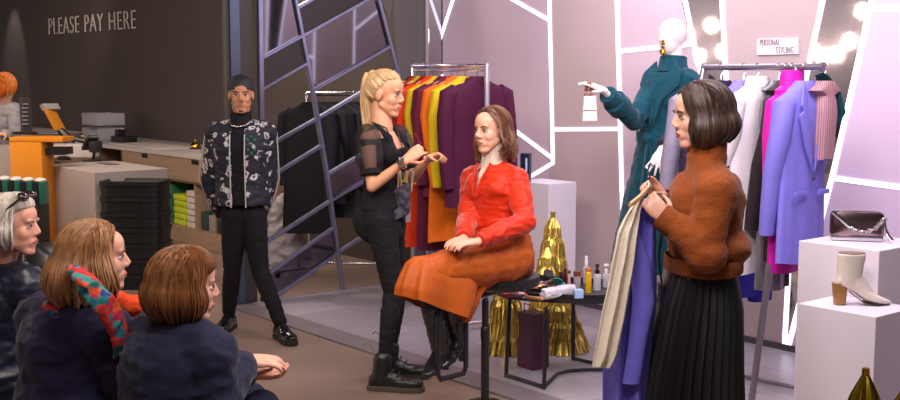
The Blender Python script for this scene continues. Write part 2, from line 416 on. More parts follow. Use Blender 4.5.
# stock on the open shelves
grn = mat('stock_green', '1f6a4c', .5); yel = mat('stock_lime', 'c9d323', .5, var=.08); whs = mat('stock_white', 'ddd2cc', .6)
mb = MB(); mb.stbox(-3.52, -3.43, .45, .75, .161, .55); tag(mb.build('green_file', grn, bevel=.004), 'dark green upright box on the counter shelf left of the lime stack', 'box')
for k in range(5):
    mb = MB(); mb.stbox(-3.37+.01*(k % 2), -3.12+.01*(k % 2), .50, .77, .161+k*.062, .161+k*.062+.058)
    o = mb.build('gift_tin', yel, bevel=.014)
    tag(o, 'lime yellow box, %s of the stack of five on the counter shelf' % ['bottom', 'second from the bottom', 'middle', 'second from the top', 'top'][k], 'box', 'lime boxes on the counter shelf')
for k in range(6):
    mb = MB(); mb.stbox(-3.07, -2.88, .50, .77, .161+k*.062, .161+k*.062+.05)
    tag(mb.build('paper_stack', whs, bevel=.004), 'white packet, number %s from the bottom of the pile right of the lime boxes' % ['one', 'two', 'three', 'four', 'five', 'six'][k], 'packet', 'white packets on the counter shelf')
for k in range(3):
    mb = MB(); mb.stbox(-2.7+.16*k-.09, -2.7+.16*k+.04, .50, .76, .161, .34-.02*k)
    tag(mb.build('storage_box', mat('stock_teal%d' % k, ['27424a', '9a8c84', '33302f'][k], .5), bevel=.004), ['dark teal', 'greige', 'charcoal'][k]+' box on the counter shelf just behind the man', 'box')
# things on the worktop
brass = mat('brass', 'd39a3a', .25, metal=1)
def bell(px, py, label):
    p = G(px, py, .89); t = thing('service_bell', label, 'bell', p, 'brass bells on the pay counter')
    mb = MB(); mb.lathe(p, [(.06, .001), (.06, .014), (.045, .016)]); mb.build('base', mat('bell_base', '2a2220', .4), t)
    mb = MB(); mb.lathe(p, [(.055, .018), (.056, .03), (.045, .055), (.02, .068), (.001, .07)]); mb.build('dome', brass, t)
    mb = MB(); mb.lathe(p, [(.006, .068), (.006, .085), (.012, .087), (.008, .095), (.001, .096)]); mb.build('button', brass, t)
bell(195.5, 149, 'small brass bell on the pay counter beside the man in black')
bell(85, 138, 'small brass bell on the pay counter left of the clear tray stack')
clear = mat('clear_acrylic', 'd6d6e0', .12, alpha=.38, coat=.5)
ctr = G(104, 139.5, .89)
trays = ['bottom', 'top']
for k in range(2):
    t = thing('letter_tray', 'clear plastic letter tray, %s one of the stack on the pay counter' % trays[k], 'tray', ctr+Z*(.002+k*.17), 'clear trays on the pay counter')
    b = ctr+Z*(.002+k*.17)
    mb = MB(); mb.obox(b+Z*.006, U*.22, N*.17, Z*.006)
    mb.build('tray_floor', clear, t, smooth=False)
    mb = MB(); mb.obox(b+Z*.075+U*.21, U*.006, N*.17, Z*.063); mb.obox(b+Z*.075-U*.21, U*.006, N*.17, Z*.063); mb.build('side_wall', clear, t, smooth=False)
    mb = MB(); mb.obox(b+Z*.075-N*.166, U*.2, N*.004, Z*.063); mb.build('back_wall', clear, t, smooth=False)
    mb = MB(); mb.prism([b+N*.16-U*.2+Z*.013, b+N*.16+U*.2+Z*.013, b+N*.185+U*.2+Z*.12, b+N*.185-U*.2+Z*.12], -N*.006); mb.build('front_lip', clear, t, smooth=False)
p = G(124, 142, .89)
t = thing('desk_organizer', 'black desk organizer beside the clear tray stack', 'organizer', p)
mb = MB(); mb.obox(p+Z*.035, U*.16, N*.09, Z*.034); mb.build('holder', mat('black_plastic', '1c191b', .4), t, bevel=.008)
mb = MB(); mb.obox(p+Z*.09-U*.1, U*.04, N*.05, Z*.05); mb.cap(p+Z*.07+U*.02, .012, p+Z*.15+U*.04, .01); mb.build('pen_cup', mat('black_plastic', '1c191b', .4), t, bevel=.006)
for (x, y, lab, w2, d2) in ((152, 146, 'white sheet of paper lying on the pay counter under the wall', .62, .22), (42, 131, 'white papers lying on the far left end of the pay counter', .8, .25)):
    p = G(x, y, .891); mb = MB(); mb.obox(p+Z*.004, U*w2, N*d2, Z*.003); tag(mb.build('paper_sheet', mat('paper', 'e6dcd8', .6), smooth=False), lab, 'paper')

# white till block
zt = .90
F = G(94, 172.5, zt); mb = MB()
L1, L2 = 1.05, .62
mb.obox(V((F.x, F.y, 0))-U*L1/2-N*L2/2+Z*(zt/2), U*L1/2, N*L2/2, Z*(zt/2-.001))
tag(mb.build('till_block', mat('till_white', 'a79a95', .5), smooth=False, bevel=.004), 'large white till block in front of the pay counter beside the orange frame', 'counter')
bp = mat('black_plastic', '1c191b', .4)
def till_item(px, py, z): return G(px, py, z)
p = G(64, 160, zt); mb = MB(); mb.loft([(p+Z*.002, U*.09, N*.05), (p+Z*.02, U*.09, N*.05), (p+Z*.035, U*.05, N*.03)], 16, p=3); tag(mb.build('barcode_scanner', bp), 'small black scanner lying on the white till block', 'scanner')
p = G(108, 164, zt); mb = MB(); mb.obox(p+Z*.004, U*.13, N*.05, Z*.003); tag(mb.build('receipt_tray', mat('grey_plastic', '6b6264', .5), bevel=.002), 'flat grey mat on the white till block', 'mat')
t = thing('card_terminal', 'black card terminal on a bent stand on the till block', 'card terminal', G(93, 161, zt))
b = G(93, 161, zt)
mb = MB(); mb.lathe(b, [(.09, .001), (.09, .012), (.03, .018), (.001, .018)]); mb.build('base', bp, t)
mb = MB(); mb.tube([b+Z*.01, b+Z*.07+U*.03, b+Z*.12-U*.02], .014); mb.build('stem', bp, t)
mb = MB(); c = b+Z*.16; mb.obox(c-U*.05, (U*.7+Z*.5).normalized()*.10, N*.05, (Z*.8-U*.6).normalized()*.018); mb.obox(c+U*.07-Z*.03, U*.045, N*.045, Z*.05); mb.build('keypad', bp, t, bevel=.008)
t = thing('till_screen', 'tilted till screen with an orange back on a black arm', 'screen', G(70, 150, zt))
b = G(75, 156, zt); top = P(45, 104, b.y-.05)
mb = MB(); q0, q1 = P(60, 130, b.y), P(49, 109, b.y); d = (q1-q0).normalized(); sd = V((.35, .94, 0)); nn = d.cross(sd).normalized()
mb.obox((q0+q1)/2, d*(q1-q0).length/2, sd*.07, nn*.012); mb.build('panel', mat('orange_back', 'c87a24', .4), t, bevel=.006)
mb = MB(); mb.obox(q1+d*.02+V((.02, 0, 0)), d*.030, V((.055, .05, 0)), nn*.022); mb.build('top_unit', mat('grey_plastic2', '8f8886', .5), t, bevel=.006)
mb = MB(); mb.tube([q0, (q0+b)/2+Z*.05, b+Z*.02], [.03, .045, .05]); mb.obox(b+Z*.012, V((.16, 0, 0)), V((0, .12, 0)), Z*.011); mb.tube([q0-Z*.03, q0+V((.12, 0, -.08)), q0+V((.26, 0, -.11))], .022); mb.build('stand', bp, t)

# orange frame
org = mat('orange_lacquer', 'd4821e', .35, var=.04)
Yo = 9.35; lo = V((P(8.5, 135, Yo).x, Yo, 0)); zt2 = P(20, 137, Yo).z
t = thing('display_counter', 'glossy orange n-shaped frame counter left of the white till block', 'counter', lo)
wd = P(42, 135, Yo).x-lo.x; ln = P(64, 135, Yo).x-lo.x
A = V((1, -.08, 0)).normalized(); B = V((.08, 1, 0)).normalized()
mb = MB(); mb.obox(lo+A*wd/2+B*.12+Z*(zt2-.04)/2, A*wd/2, B*.12, Z*((zt2-.042)/2)); mb.build('side_panel', org, t, bevel=.01)
mb = MB(); mb.obox(lo+A*ln/2+B*.12+Z*(zt2-.02), A*ln/2, B*.12, Z*.02); mb.build('top_panel', org, t, bevel=.008)
mb = MB(); mb.obox(lo+A*(wd+.09)+B*.14+Z*(zt2-.12), A*.08, B*.09, Z*.03); mb.build('drawer_box', bp, t, bevel=.004)
p = G(76, 158, .901)-V((.05, -.12, 0)); mb = MB(); mb.obox(p+Z*.062, V((.20, 0, 0)), V((0, .10, 0)), Z*.06); tag(mb.build('receipt_printer', white, smooth=False, bevel=.01), 'white till printer at the back of the white till block, under the tilted screen', 'printer')
# board sign beside it
t = thing('counter_sign', 'upright black notice board standing behind the orange frame', 'sign', G(26, 150, .9))
q = [P(19, 97, 9.9), P(28, 98, 9.9), P(30, 133, 9.9), P(21, 133, 9.9)]
mb = MB(); mb.prism(q, V((.03, -.02, 0))); mb.build('board', mat('board_black', '262022', .5), t, smooth=False)
mb = MB(); mb.obox(P(25, 133, 9.9), V((.09, 0, 0)), V((0, .05, 0)), Z*.01); mb.build('foot', bp, t)
mb = MB()
for k in range(6): 
    q0 = P(22, 104+k*4, 9.87); mb.obox(q0+V((.03, -.006, 0)), V((.022+.006*(k % 2), 0, 0)), V((0, .001, 0)), Z*.004)
mb.build('writing', mat('board_text', '8f8a88', .6), t, smooth=False)
mb = MB(); b = P(3, 134, 9.9); mb.obox(V((b.x-.32, b.y+.12, .52)), V((.42, 0, 0)), V((0, .16, 0)), Z*.519); tag(mb.build('till_block', mat('till_white', 'a79a95', .5), smooth=False, bevel=.004), 'white service desk the cashier leans over at the far left', 'counter')

# packages by the orange frame
t = thing('package_bin', 'black bin holding green and black gift packs below the orange frame', 'bin', V((P(15, 230, 8.9).x, 8.9, 0)))
x0, x1 = P(-8, 200, 8.9).x, P(37.5, 200, 8.9).x; zz = P(15, 205, 8.9).z
mb = MB(); mb.obox(V(((x0+x1)/2, 9.03, zz/2)), V(((x1-x0)/2, 0, 0)), V((0, .13, 0)), Z*(zz/2-.001)); mb.build('bin_body', mat('bin_black', '171416', .5), t, bevel=.01)
for k in range(4):
    cx = x0+.05+k*.095; hh = P(15, 181+k*.6, 8.9).z-zz
    r = thing('gift_pack', 'green and black gift pack, %s from the left in the black bin' % ['first', 'second', 'third', 'fourth'][k], 'package', V((cx, 8.96, zz)), 'gift packs in the black bin')
    mb = MB(); mb.obox(V((cx, 8.98, zz+hh/2)), V((.021, 0, 0)), V((0, .06, 0)), Z*(hh/2)); mb.build('pack_front', mat('pack_black', '1d1b22', .3), r, bevel=.004)
    mb = MB(); mb.obox(V((cx+.044, 8.98, zz+hh/2)), V((.021, 0, 0)), V((0, .055, 0)), Z*(hh/2)); mb.build('pack_sleeve', mat('pack_green', '1c5c4a', .35), r, bevel=.004)
    mb = MB(); mb.ell(V((cx+.02, 8.98, zz+hh+.012)), (.045, .06, .022)); mb.build('pale_lid', mat('pack_white', 'cfc7c2', .4), r)
    mb = MB(); mb.ell(V((cx, 8.918, zz+hh*.45)), (.009, .003, .018)); mb.build('emblem', mat('pack_white', 'cfc7c2', .4), r)

# stacked black crates
cr = mat('crate_black', '17161a', .35, var=.1); Yc = 8.80
cb = V((P(134, 250, Yc).x, Yc+.1, 0)); zt3 = P(134, 181, Yc).z
nb = 7; pitch_ = zt3/nb
names = ['bottom', 'second from the bottom', 'third from the bottom', 'fourth from the bottom', 'fifth from the bottom', 'second from the top', 'top']
for k in range(nb):
    b = cb+Z*(.001+k*pitch_); r = thing('plastic_crate', 'black plastic crate, %s of the nested stack beside the till block' % names[k], 'crate', b, 'nested black crates')
    mb = MB(); hx, hy = .245, .17; X, Yv = V((1, -.08, 0)).normalized(), V((.08, 1, 0)).normalized()
    mb.loft([(b, X*hx*.955, Yv*hy*.95), (b+Z*pitch_*.66, X*hx*.965, Yv*hy*.96), (b+Z*pitch_*.70, X*hx, Yv*hy), (b+Z*pitch_*.98, X*hx*1.01, Yv*hy*1.01), (b+Z*pitch_*.98, X*hx*.95, Yv*hy*.95), (b+Z*pitch_*.8, X*hx*.92, Yv*hy*.9)], 32, p=7)
    mb.build('crate_body', cr, r)
    mb = MB(); mb.obox(b+Z*pitch_*.85-Yv*(hy+.004), X*.09, Yv*.008, Z*.014); mb.build('handle_grip', cr, r, bevel=.003)
    if k == 1:
        mb = MB()
        for i in range(8): mb.obox(b+Z*pitch_*.45-Yv*(hy*.93)+X*(.03+i*.012), X*.004, Yv*.002, Z*.035)
        mb.build('barcode_label', mat('label_grey', 'a09a9c', .6), r, smooth=False)
# ------------------------------------------------------------ people
def unit(v): return V(v).normalized()
class Head:
    def __init__(s, c, fwd, up=(0, 0, 1), k=1.0):
        s.C = V(c); s.F = unit(fwd); s.R = s.F.cross(V(up)).normalized(); s.U = s.R.cross(s.F).normalized(); s.k = k
    def p(s, x, y, z): return s.C+(s.R*x+s.F*y+s.U*z)*s.k
    def ell(s, mb, c, r, **kw): mb.ell(s.p(*c), [a*s.k for a in r], s.R, s.F, s.U, **kw)
    def cap(s, mb, a, ra, b, rb): mb.cap(s.p(*a), ra*s.k, s.p(*b), rb*s.k)
def head_geo(mb, H, nose=1.0, jaw=1.0):
    H.ell(mb, (0, -.014, .032), (.074, .093, .086), n=24, m=16)
    H.ell(mb, (0, .022, -.02), (.062*jaw, .066, .085), n=24, m=16)
    H.ell(mb, (0, .045, .045), (.056, .045, .05))
    H.ell(mb, (0, .064, -.098), (.024, .020, .018))
    for s in (-1, 1):
        H.cap(mb, (s*.048*jaw, .004, -.052), .020, (s*.016, .058, -.096), .018)
        H.ell(mb, (s*.031, .052, -.024), (.028, .027, .034)); H.ell(mb, (s*.030*jaw, .036, -.058), (.028*jaw, .036, .036))
        H.ell(mb, (s*.075, -.006, -.006), (.008, .019, .031))
        H.ell(mb, (s*.010, .093, -.028), (.0075, .010, .0075))
    H.cap(mb, (-.032, .073, .024), .013, (.032, .073, .024), .013)
    H.cap(mb, (0, .082, .016), .008, (0, .100*nose, -.020), .0105)
    H.ell(mb, (0, .070, -.060), (.032, .020, .026))
    H.ell(mb, (0, .085, -.054), (.018, .008, .0055)); H.ell(mb, (0, .084, -.066), (.016, .008, .0065))
    H.cap(mb, (0, .066, -.080), .018, (0, .066, -.092), .018)
def face_parts(H, par, lip, brow, iris='3a2c22', closed=False, lipmat=None):
    ew = mat('eye_white', 'e6dfdc', .3); 
    for s in (-1, 1):
        mb = MB(); H.ell(mb, (s*.031, .0740, .002), (.0145, .009, .0035 if closed else .0068)); 
        e = mb.build('eye', ew if not closed else mat('lid_'+lip, lip, .6), par)
        if not closed:
            mb = MB(); H.ell(mb, (s*.031, .0796, .002), (.0068, .0046, .0064)); mb.build('iris', mat('iris_'+iris, iris, .2), e)
        mb = MB(); mb.tube([H.p(s*.017, .0805, .0050), H.p(s*.03, .0838, .0095), H.p(s*.046, .0765, .005)], .0024*H.k, 6); mb.build('eyelashes', mat('lash', '1d1513', .7), par)
        mb = MB(); mb.tube([H.p(s*.014, .0885, .021), H.p(s*.03, .0885, .028), H.p(s*.05, .077, .024)], [.0028*H.k, .0038*H.k, .002*H.k], 6); mb.build('eyebrow', mat('brow_'+brow, brow, .8), par)
    mb = MB(); mb.tube([H.p(-.022, .0845, -.060), H.p(-.008, .0905, -.0550), H.p(.008, .0905, -.0550), H.p(.022, .0845, -.060)], [.002, .0042, .0042, .002], 8)
    mb.tube([H.p(-.020, .0842, -.0615), H.p(0, .0895, -.0660), H.p(.020, .0842, -.0615)], [.002, .005, .002], 8); mb.build('lips', mat('lip_'+lip, lip, .4), par)
def hand_geo(mb, wr, d, n, side, curl=.35, spread=.12, k=1.0, thumb=.6, curls=None, r=1.0):
    """wr wrist, d direction of the hand, n where the palm faces, side +1 puts the thumb on d x n"""
    d = unit(d); n = V(n); n = (n-d*n.dot(d)).normalized(); l = d.cross(n)*side
    wr = V(wr)
    mb.loft([(wr-d*.02*k, l*.027*k, n*.020*k), (wr+d*.02*k, l*.030*k, n*.019*k), (wr+d*.055*k, l*.040*k, n*.016*k), (wr+d*.088*k, l*.039*k, n*.012*k), (wr+d*.096*k, l*.030*k, n*.008*k)], 16, p=2.6)
    Ls = [.072, .080, .075, .058]
    for i in range(4):
        off = (.029, .010, -.010, -.028)[i]; a = spread*(.029-off-.029)/.029*-1
        fd = (d+l*spread*(off/.029)).normalized(); p = wr+d*.085*k+l*off*k
        c = curls[i] if curls else curl; ang = c*.6; ax = fd.cross(n)
        for j, (fr, r0, r1) in enumerate(((.46, .0092, .0085), (.30, .0084, .0078), (.24, .0076, .0062))):
            q = fd*math.cos(ang)+n*math.sin(ang); e = p+q*Ls[i]*fr*k; mb.cap(p, r0*k*r, e, r1*k*r, n=10); p = e; ang += c*(1.1 if j == 0 else .8)
    td = (d*.75+l*(.65)*1.0+n*.35*(1+thumb)).normalized(); p = wr+d*.018*k+l*.026*k
    e = p+td*.042*k; mb.cap(p, .014*k, e, .011*k, n=10); td2 = (td+d*.35+n*.3*thumb-l*.45*thumb).normalized(); f = e+td2*.032*k; mb.cap(e, .0105*k, f, .0088*k, n=10)
    mb.cap(f, .0088*k, f+(td2+d*.2-l*.2*thumb).normalized()*.022*k, .007*k, n=10)
def torso_geo(mb, J, g=0.0, lo=0.0, hi=1.0, female=True, k=1.0, bust=1.0, flat=0.0):
    hl, hr, sl, sr, nk = J['hl'], J['hr'], J['sl'], J['sr'], J['nk']
    pel = (hl+hr)/2; top = nk; ax0 = unit(hr-hl); ax1 = unit(sr-sl); up = unit(top-pel)
    prof = [(-.10, .10, .08), (-.03, .165, .112), (.12, .172, .118), (.30, .150, .102), (.45, .128, .092), (.60, .142, .104), (.74, .152, .112), (.86, .150, .096), (.94, .110, .074), (1.0, .062, .055)] if female else \
           [(-.10, .10, .08), (-.03, .150, .105), (.12, .158, .110), (.30, .150, .105), (.45, .148, .102), (.60, .160, .112), (.74, .172, .118), (.86, .168, .100), (.94, .120, .078), (1.0, .066, .058)]
    mid = J.get('mid'); secs = []
    for f, a, b in prof:
        if f < lo-1e-6 or f > hi+1e-6: continue
        t = min(max(f, 0), 1); c = pel.lerp(top, f)
        if mid is not None: c = c+(mid-pel.lerp(top, .5))*4*t*(1-t)
        ax = unit(ax0.lerp(ax1, t)); ax = unit(ax-up*ax.dot(up)); fw = up.cross(ax)
        secs.append((c, ax*(a*k+g), fw*(b*k+g+flat)))
    mb.loft(secs, 24)
    if lo < .7 < hi:
        ax = unit(ax1-up*ax1.dot(up)); fw = unit(up.cross(ax)); c = pel.lerp(top, .72)
        if mid is not None: c = c+(mid-pel.lerp(top, .5))*.8
        if female:
            for s in (-1, 1): mb.ell(c+ax*s*.068+fw*.070, (.062+g, .058*bust+g, .062+g), ax, fw, up)
        for s, q in ((-1, sl), (1, sr)): mb.cap(pel.lerp(top, .90), .058+g, q, .054*k+g)
        mb.cap(sl, .052*k+g, sl.lerp(sr, .5)-up*.01, .06+g); mb.cap(sr, .052*k+g, sl.lerp(sr, .5)-up*.01, .06+g)
def torso_fw(J):
    up = unit(J['nk']-(J['hl']+J['hr'])/2); ax = unit(J['sr']-J['sl']); return unit(up.cross(unit(ax-up*ax.dot(up))))
def arm_geo(mb, J, s, g=0.0, t=1.0, k=1.0, start=0.0, tg=0.0):
    S, E, W_ = J['s'+s], J['e'+s], J['w'+s]
    if start == 0: mb.cap(S, .050*k+g, S.lerp(E, .5), .044*k+g); mb.cap(S.lerp(E, .5), .044*k+g, E, .036*k+g)
    if t > .5:
        f = (t-.5)*2; q = E.lerp(W_, f); mb.cap(E, .037*k+g, E.lerp(W_, f*.4), .037*k+g); mb.cap(E.lerp(W_, f*.4), .037*k+g, q, .037*k+(.025-.037)*k*f+g+tg)
def leg_geo(mb, J, s, g=0.0, t=1.0, k=1.0, tg=0.0):
    H, K, A = J['h'+s], J['k'+s], J['a'+s]
    mb.cap(H, .088*k+g, H.lerp(K, .45), .074*k+g); mb.cap(H.lerp(K, .45), .074*k+g, K, .052*k+g)
    f = t; q = K.lerp(A, f); m = K.lerp(A, .33*f); back = V((0, 0, 0))
    mb.cap(K, .052*k+g, m, .053*k+g); mb.cap(m, .053*k+g, q, .034*k+g+tg)
def foot_geo(mb, A, d, L=.24, g=0.0, z=None, w=.045):
    d = V((d[0], d[1], 0)).normalized(); s = V((-d.y, d.x, 0)); b = V((A.x, A.y, A.z-.08 if z is None else z))
    mb.cap(A, .036+g, b+Z*.04, .04+g)
    mb.loft([(b-d*.065+Z*.028, s*(.022+g), Z*(.022+g)), (b-d*.04+Z*.033, s*(.034+g), Z*(.032+g)), (b+d*.04+Z*.04, s*(.036+g), Z*(.038+g)), (b+d*.11+Z*.03, s*(w+g), Z*(.028+g)), (b+d*(L-.085)+Z*.024, s*(.038+g), Z*(.020+g)), (b+d*(L-.06)+Z*.02, s*(.02+g), Z*(.012+g))], 16, p=2.4)
# hair ---------------------------------------------------------------
def slerp(a, b, t):
    w = math.acos(max(-1, min(1, a.dot(b))))
    if w < 1e-4: return a
    return (a*math.sin((1-t)*w)+b*math.sin(t*w))/math.sin(w)
HC, HRAD = (0, -.016, .030), (.080, .100, .092)
def scalp(H, d, off=0.0, rad=HRAD): return H.p(HC[0]+d.x*(rad[0]+off), HC[1]+d.y*(rad[1]+off), HC[2]+d.z*(rad[2]+off))
def hair_hang(H, par, name, m, part, az0, az1, length, n=240, elev=-.15, flare=.0, curl=0.0, wav=0.0, down=(0, 0, -1), jit=.010, width=.0085, fringe=None, thick=.0, rad=HRAD, tuck=0.02, seed=1):
    """strands from the parting over the skull then hanging; az 0 = face, +-180 = back of head"""
    rnd = random.Random(seed); down = V(down).normalized(); mb = MB()
    tot = n+n//2
    for i in range(tot):
        inner = i >= n
        a = az0+(az1-az0)*((i % n)+rnd.random()*.8)/n if not inner else az0+(az1-az0)*(i-n)/(n//2)
        ar = math.radians(a)
        d1 = V((math.sin(ar)*math.cos(elev), math.cos(ar)*math.cos(elev), math.sin(elev))).normalized()
        fr = 1.0 if abs(a) > 60 else .0
        sgn = 1 if a > 0 else -1
        d0 = V((part[0]+rnd.uniform(-.02, .02), part[1]+rnd.uniform(-.35, .25), part[2])).normalized()
        off = (rnd.uniform(0, jit) if not inner else -.004)+thick
        pts = []; rr = []
        for k in range(7):
            t = k/6; q = slerp(d0, d1, t); o = off*(.3+.7*t); pts.append(scalp(H, q, o, rad)); rr.append(width*(.6+.4*t))
        L = (length if not callable(length) else length(a))*(1+rnd.uniform(-.16, .10))
        base = pts[-1]; out = unit((H.R*d1.x+H.F*d1.y)); ph = rnd.uniform(0, .8)
        for k in range(1, 7):
            t = k/6
            q = base+down*L*t+out*(flare*math.sin(t*PI*.9)-tuck*t*t+curl*t*t)*H.k
            q = q+(H.R*math.sin(t*9+ph*2+a*.15)+H.F*math.cos(t*8+ph*2+a*.1))*wav*t
            pts.append(q); rr.append(width*(1-.15*t) if k < 6 else width*.45)
        mb.tube(pts, [x*1.0 for x in rr], 6, flat=.42, side=out)
    # skull cap under the strands
    secs = []
    mb.ell(H.p(HC[0], HC[1]-.012, HC[2]+.006), [rad[0]*.985, rad[1]*.90, rad[2]*.985], H.R, H.F, H.U, n=24, m=14)
    return mb.build(name, m, par, auto=80)
def hair_mat(name, c1, c2, rough=.52):
    return mat(name, c1, rough, col2=c2, vscale=55, stretch=(1, 1, .25), bump=.15, bscale=120)
# ---------------------------------------------------------------- skin
def skin(name, c): return mat(name, c, .5, var=.05, vscale=30, sss=.12)
sk_tan, sk_fair, sk_man, sk_old, sk_pale = skin('skin_tan', 'd39a78'), skin('skin_fair', 'e0a88e'), skin('skin_man', 'b9805f'), skin('skin_old', 'd99e88'), skin('skin_pale', 'dba792')
blackcloth = fabric('black_cloth', '17151a', bump=.2)
def person(name, label, J, H, skinm, female=True, bust=.6, hands=None, k=1.0, neck=.052, base=None, feet=True, nose=1, jaw=1, voxel=.0048):
    lo = base if base is not None else V((((J['al']+J['ar'])/2).x, ((J['al']+J['ar'])/2).y, 0))
    root = thing(name, label, 'person', lo)
    mb = MB(); jaw = jaw*(.92 if female else 1.0); head_geo(mb, H, nose, jaw)
    feet = False
    mb.cap(J['nk'], neck+.012, H.p(0, -.022, -.055), neck)
    torso_geo(mb, J, -.006, female=female, k=k*.96, bust=bust)
    for s in 'lr':
        arm_geo(mb, J, s, -.004, k=k*.95); leg_geo(mb, J, s, -.006, k=k)
        if feet: foot_geo(mb, J['a'+s], J['f'+s], g=-.006, z=J['a'+s].z-.085)
    for hd in (hands or []): hand_geo(mb, **hd)
    body = link('body', blob(mb, voxel, 6), skinm, root, auto=180)
    return root
def tube_neck(mb, J, H, r=.066, h=.5):
    a = J['nk']; b = H.p(0, -.024, -.07); mb.cap(a-(b-a)*.1, r+.012, a.lerp(b, h), r)

# ================= man in black by the screen =================
Y = 7.25
J = dict(nk=P(241, 123, Y), sl=P(265, 133, Y), sr=P(217, 133, Y), hl=P(252, 215, Y), hr=P(235, 215, Y),
         el=P(269, 178, Y+.06), er=P(209, 178, Y+.06), wl=P(262, 214, Y+.17), wr=P(220, 214, Y+.17),
         kl=P(260, 270, Y-.03), kr=P(232, 272, Y+.03), al=P(281, 323, Y-.16), ar=P(229, 320, Y+.13), fl=(.35, -1, 0), fr=(-.15, -1, 0))
for s in 'lr':
    a = J['a'+s]; a.z = .10
H = Head(P(241, 95, Y-.03), (.16, -1, -.04), k=.98)
man = person('person', 'man in a black floral bomber jacket and black skull cap, hands behind his back', J, H, sk_man, female=False,
             hands=[dict(wr=J['wl'], d=unit((-1, .3, -.5)), n=(0, 1, 0), side=1, curl=.5), dict(wr=J['wr'], d=unit((1, .3, -.5)), n=(0, 1, 0), side=-1, curl=.5)], jaw=.98, neck=.055)
face_parts(H, man, 'a0604e', '1b1310')
mb = MB(); H.ell(mb, (0, .082, -.046), (.018, .014, .0025)); H.ell(mb, (0, .075, -.097), (.016, .013, .008)); mb.build('beard', mat('beard', '4d342a', .8), man)
mb = MB(); mb.ell(H.p(0, -.016, .045), (.083, .103, .086), H.R, H.F, H.U, n=24, m=16); me = blob(mb, .006, 2)
bm = bmesh.new(); bm.from_mesh(me); bmesh.ops.bisect_plane(bm, geom=bm.verts[:]+bm.edges[:]+bm.faces[:], plane_co=H.p(0, 0, .030), plane_no=-(H.U*1-H.F*.12), clear_outer=True); bmesh.ops.holes_fill(bm, edges=bm.edges); bm.to_mesh(me); bm.free()
cap_ = link('skull_cap', me, mat('cap_black', '1a1a20', .6, bump=.3, bscale=200), man)
mb = MB(); mb.lathe(H.p(0, -.014, .036), [(.082, -.006), (.0835, .0), (.0835, .014), (.081, .016)], 32, axis=(H.U*1-H.F*.12)); mb.build('cap_band', mat('cap_black', '1a1a20', .6), cap_)
# trousers, sweater
mb = MB(); torso_geo(mb, J, .012, hi=.46, female=False); [leg_geo(mb, J, s, .004, .95, tg=.006) for s in 'lr']
link('trousers', blob(mb, .008, 5, wrinkle(.004, (14, 14, 24), .003)), fabric('trouser_black', '141318', bump=.15), man)
mb = MB(); torso_geo(mb, J, .010, lo=.1, female=False); tube_neck(mb, J, H, .062, .62)
link('turtleneck', blob(mb, .008, 4, wrinkle(.003)), blackcloth, man)
def floral():
    m = bpy.data.materials.new('floral_print'); m.use_nodes = True; nt = m.node_tree; b = nt.nodes['Principled BSDF']
    tc = nt.nodes.new('ShaderNodeTexCoord'); n = nt.nodes.new('ShaderNodeTexNoise'); n.inputs['Scale'].default_value = 14
    ad = nt.nodes.new('ShaderNodeMixRGB'); ad.blend_type = 'ADD'; ad.inputs[0].default_value = .12
    vo = nt.nodes.new('ShaderNodeTexVoronoi'); vo.inputs['Scale'].default_value = 15; 
    cr_ = nt.nodes.new('ShaderNodeValToRGB'); e = cr_.color_ramp.elements; e[0].position = .0; e[0].color = (.02, .02, .03, 1); e[1].position = 1; e[1].color = (.02, .02, .03, 1)
    W1_ = lin('b9b3b6')
    for p_, c_ in ((.15, (.02, .02, .03, 1)), (.19, W1_), (.33, W1_), (.37, (.02, .02, .03, 1))): q = e.new(p_); q.color = c_
    n2 = nt.nodes.new('ShaderNodeTexNoise'); n2.inputs['Scale'].default_value = 9; r2 = nt.nodes.new('ShaderNodeValToRGB'); r2.color_ramp.elements[0].position = .36; r2.color_ramp.elements[1].position = .42
    mx = nt.nodes.new('ShaderNodeMixRGB'); mx.inputs[1].default_value = (.018, .018, .026, 1)
    nt.links.new(tc.outputs['Object'], n.inputs['Vector']); nt.links.new(tc.outputs['Object'], ad.inputs[1]); nt.links.new(n.outputs['Color'], ad.inputs[2])
    nt.links.new(ad.outputs[0], vo.inputs['Vector']); nt.links.new(vo.outputs['Distance'], cr_.inputs[0]); nt.links.new(tc.outputs['Object'], n2.inputs['Vector'])
    nt.links.new(n2.outputs['Fac'], r2.inputs[0]); nt.links.new(r2.outputs[0], mx.inputs[0]); nt.links.new(cr_.outputs[0], mx.inputs[2]); nt.links.new(mx.outputs[0], b.inputs['Base Color']); b.inputs['Specular IOR Level'].default_value = .2; b.inputs['Roughness'].default_value = .6
    return m
mb = MB(); torso_geo(mb, J, .024, lo=.0, hi=.95, female=False); arm_geo(mb, J, 'l', .016, .97); arm_geo(mb, J, 'r', .016, .97)
me = blob(mb, .009, 5, wrinkle(.006, (12, 12, 22), .004)); fwj = torso_fw(J); cj = (J['sl']+J['sr'])/2
bm = bmesh.new(); bm.from_mesh(me)       # open front
rm = [f for f in bm.faces if (lambda c: (c-cj).dot(fwj) > .05 and abs((c-cj).dot(unit(J['sr']-J['sl']))) < .040+.0*(cj.z-c.z))(f.calc_center_median())]
bmesh.ops.delete(bm, geom=rm, context='FACES'); bm.to_mesh(me); bm.free()
jk = link('bomber_jacket', me, floral(), man)
rs = unit(J['sr']-J['sl'])
mb = MB()
for s in (-1, 1): mb.tube([cj+rs*s*.046+fwj*.135+Z*.0, cj+rs*s*.046+fwj*.158-Z*.14, cj+rs*s*.046+fwj*.148-Z*.3, cj+rs*s*.046+fwj*.14-Z*.46], .004, 6)
mb.build('zip_edge', mat('zip_white', 'b4aeb2', .4), jk)
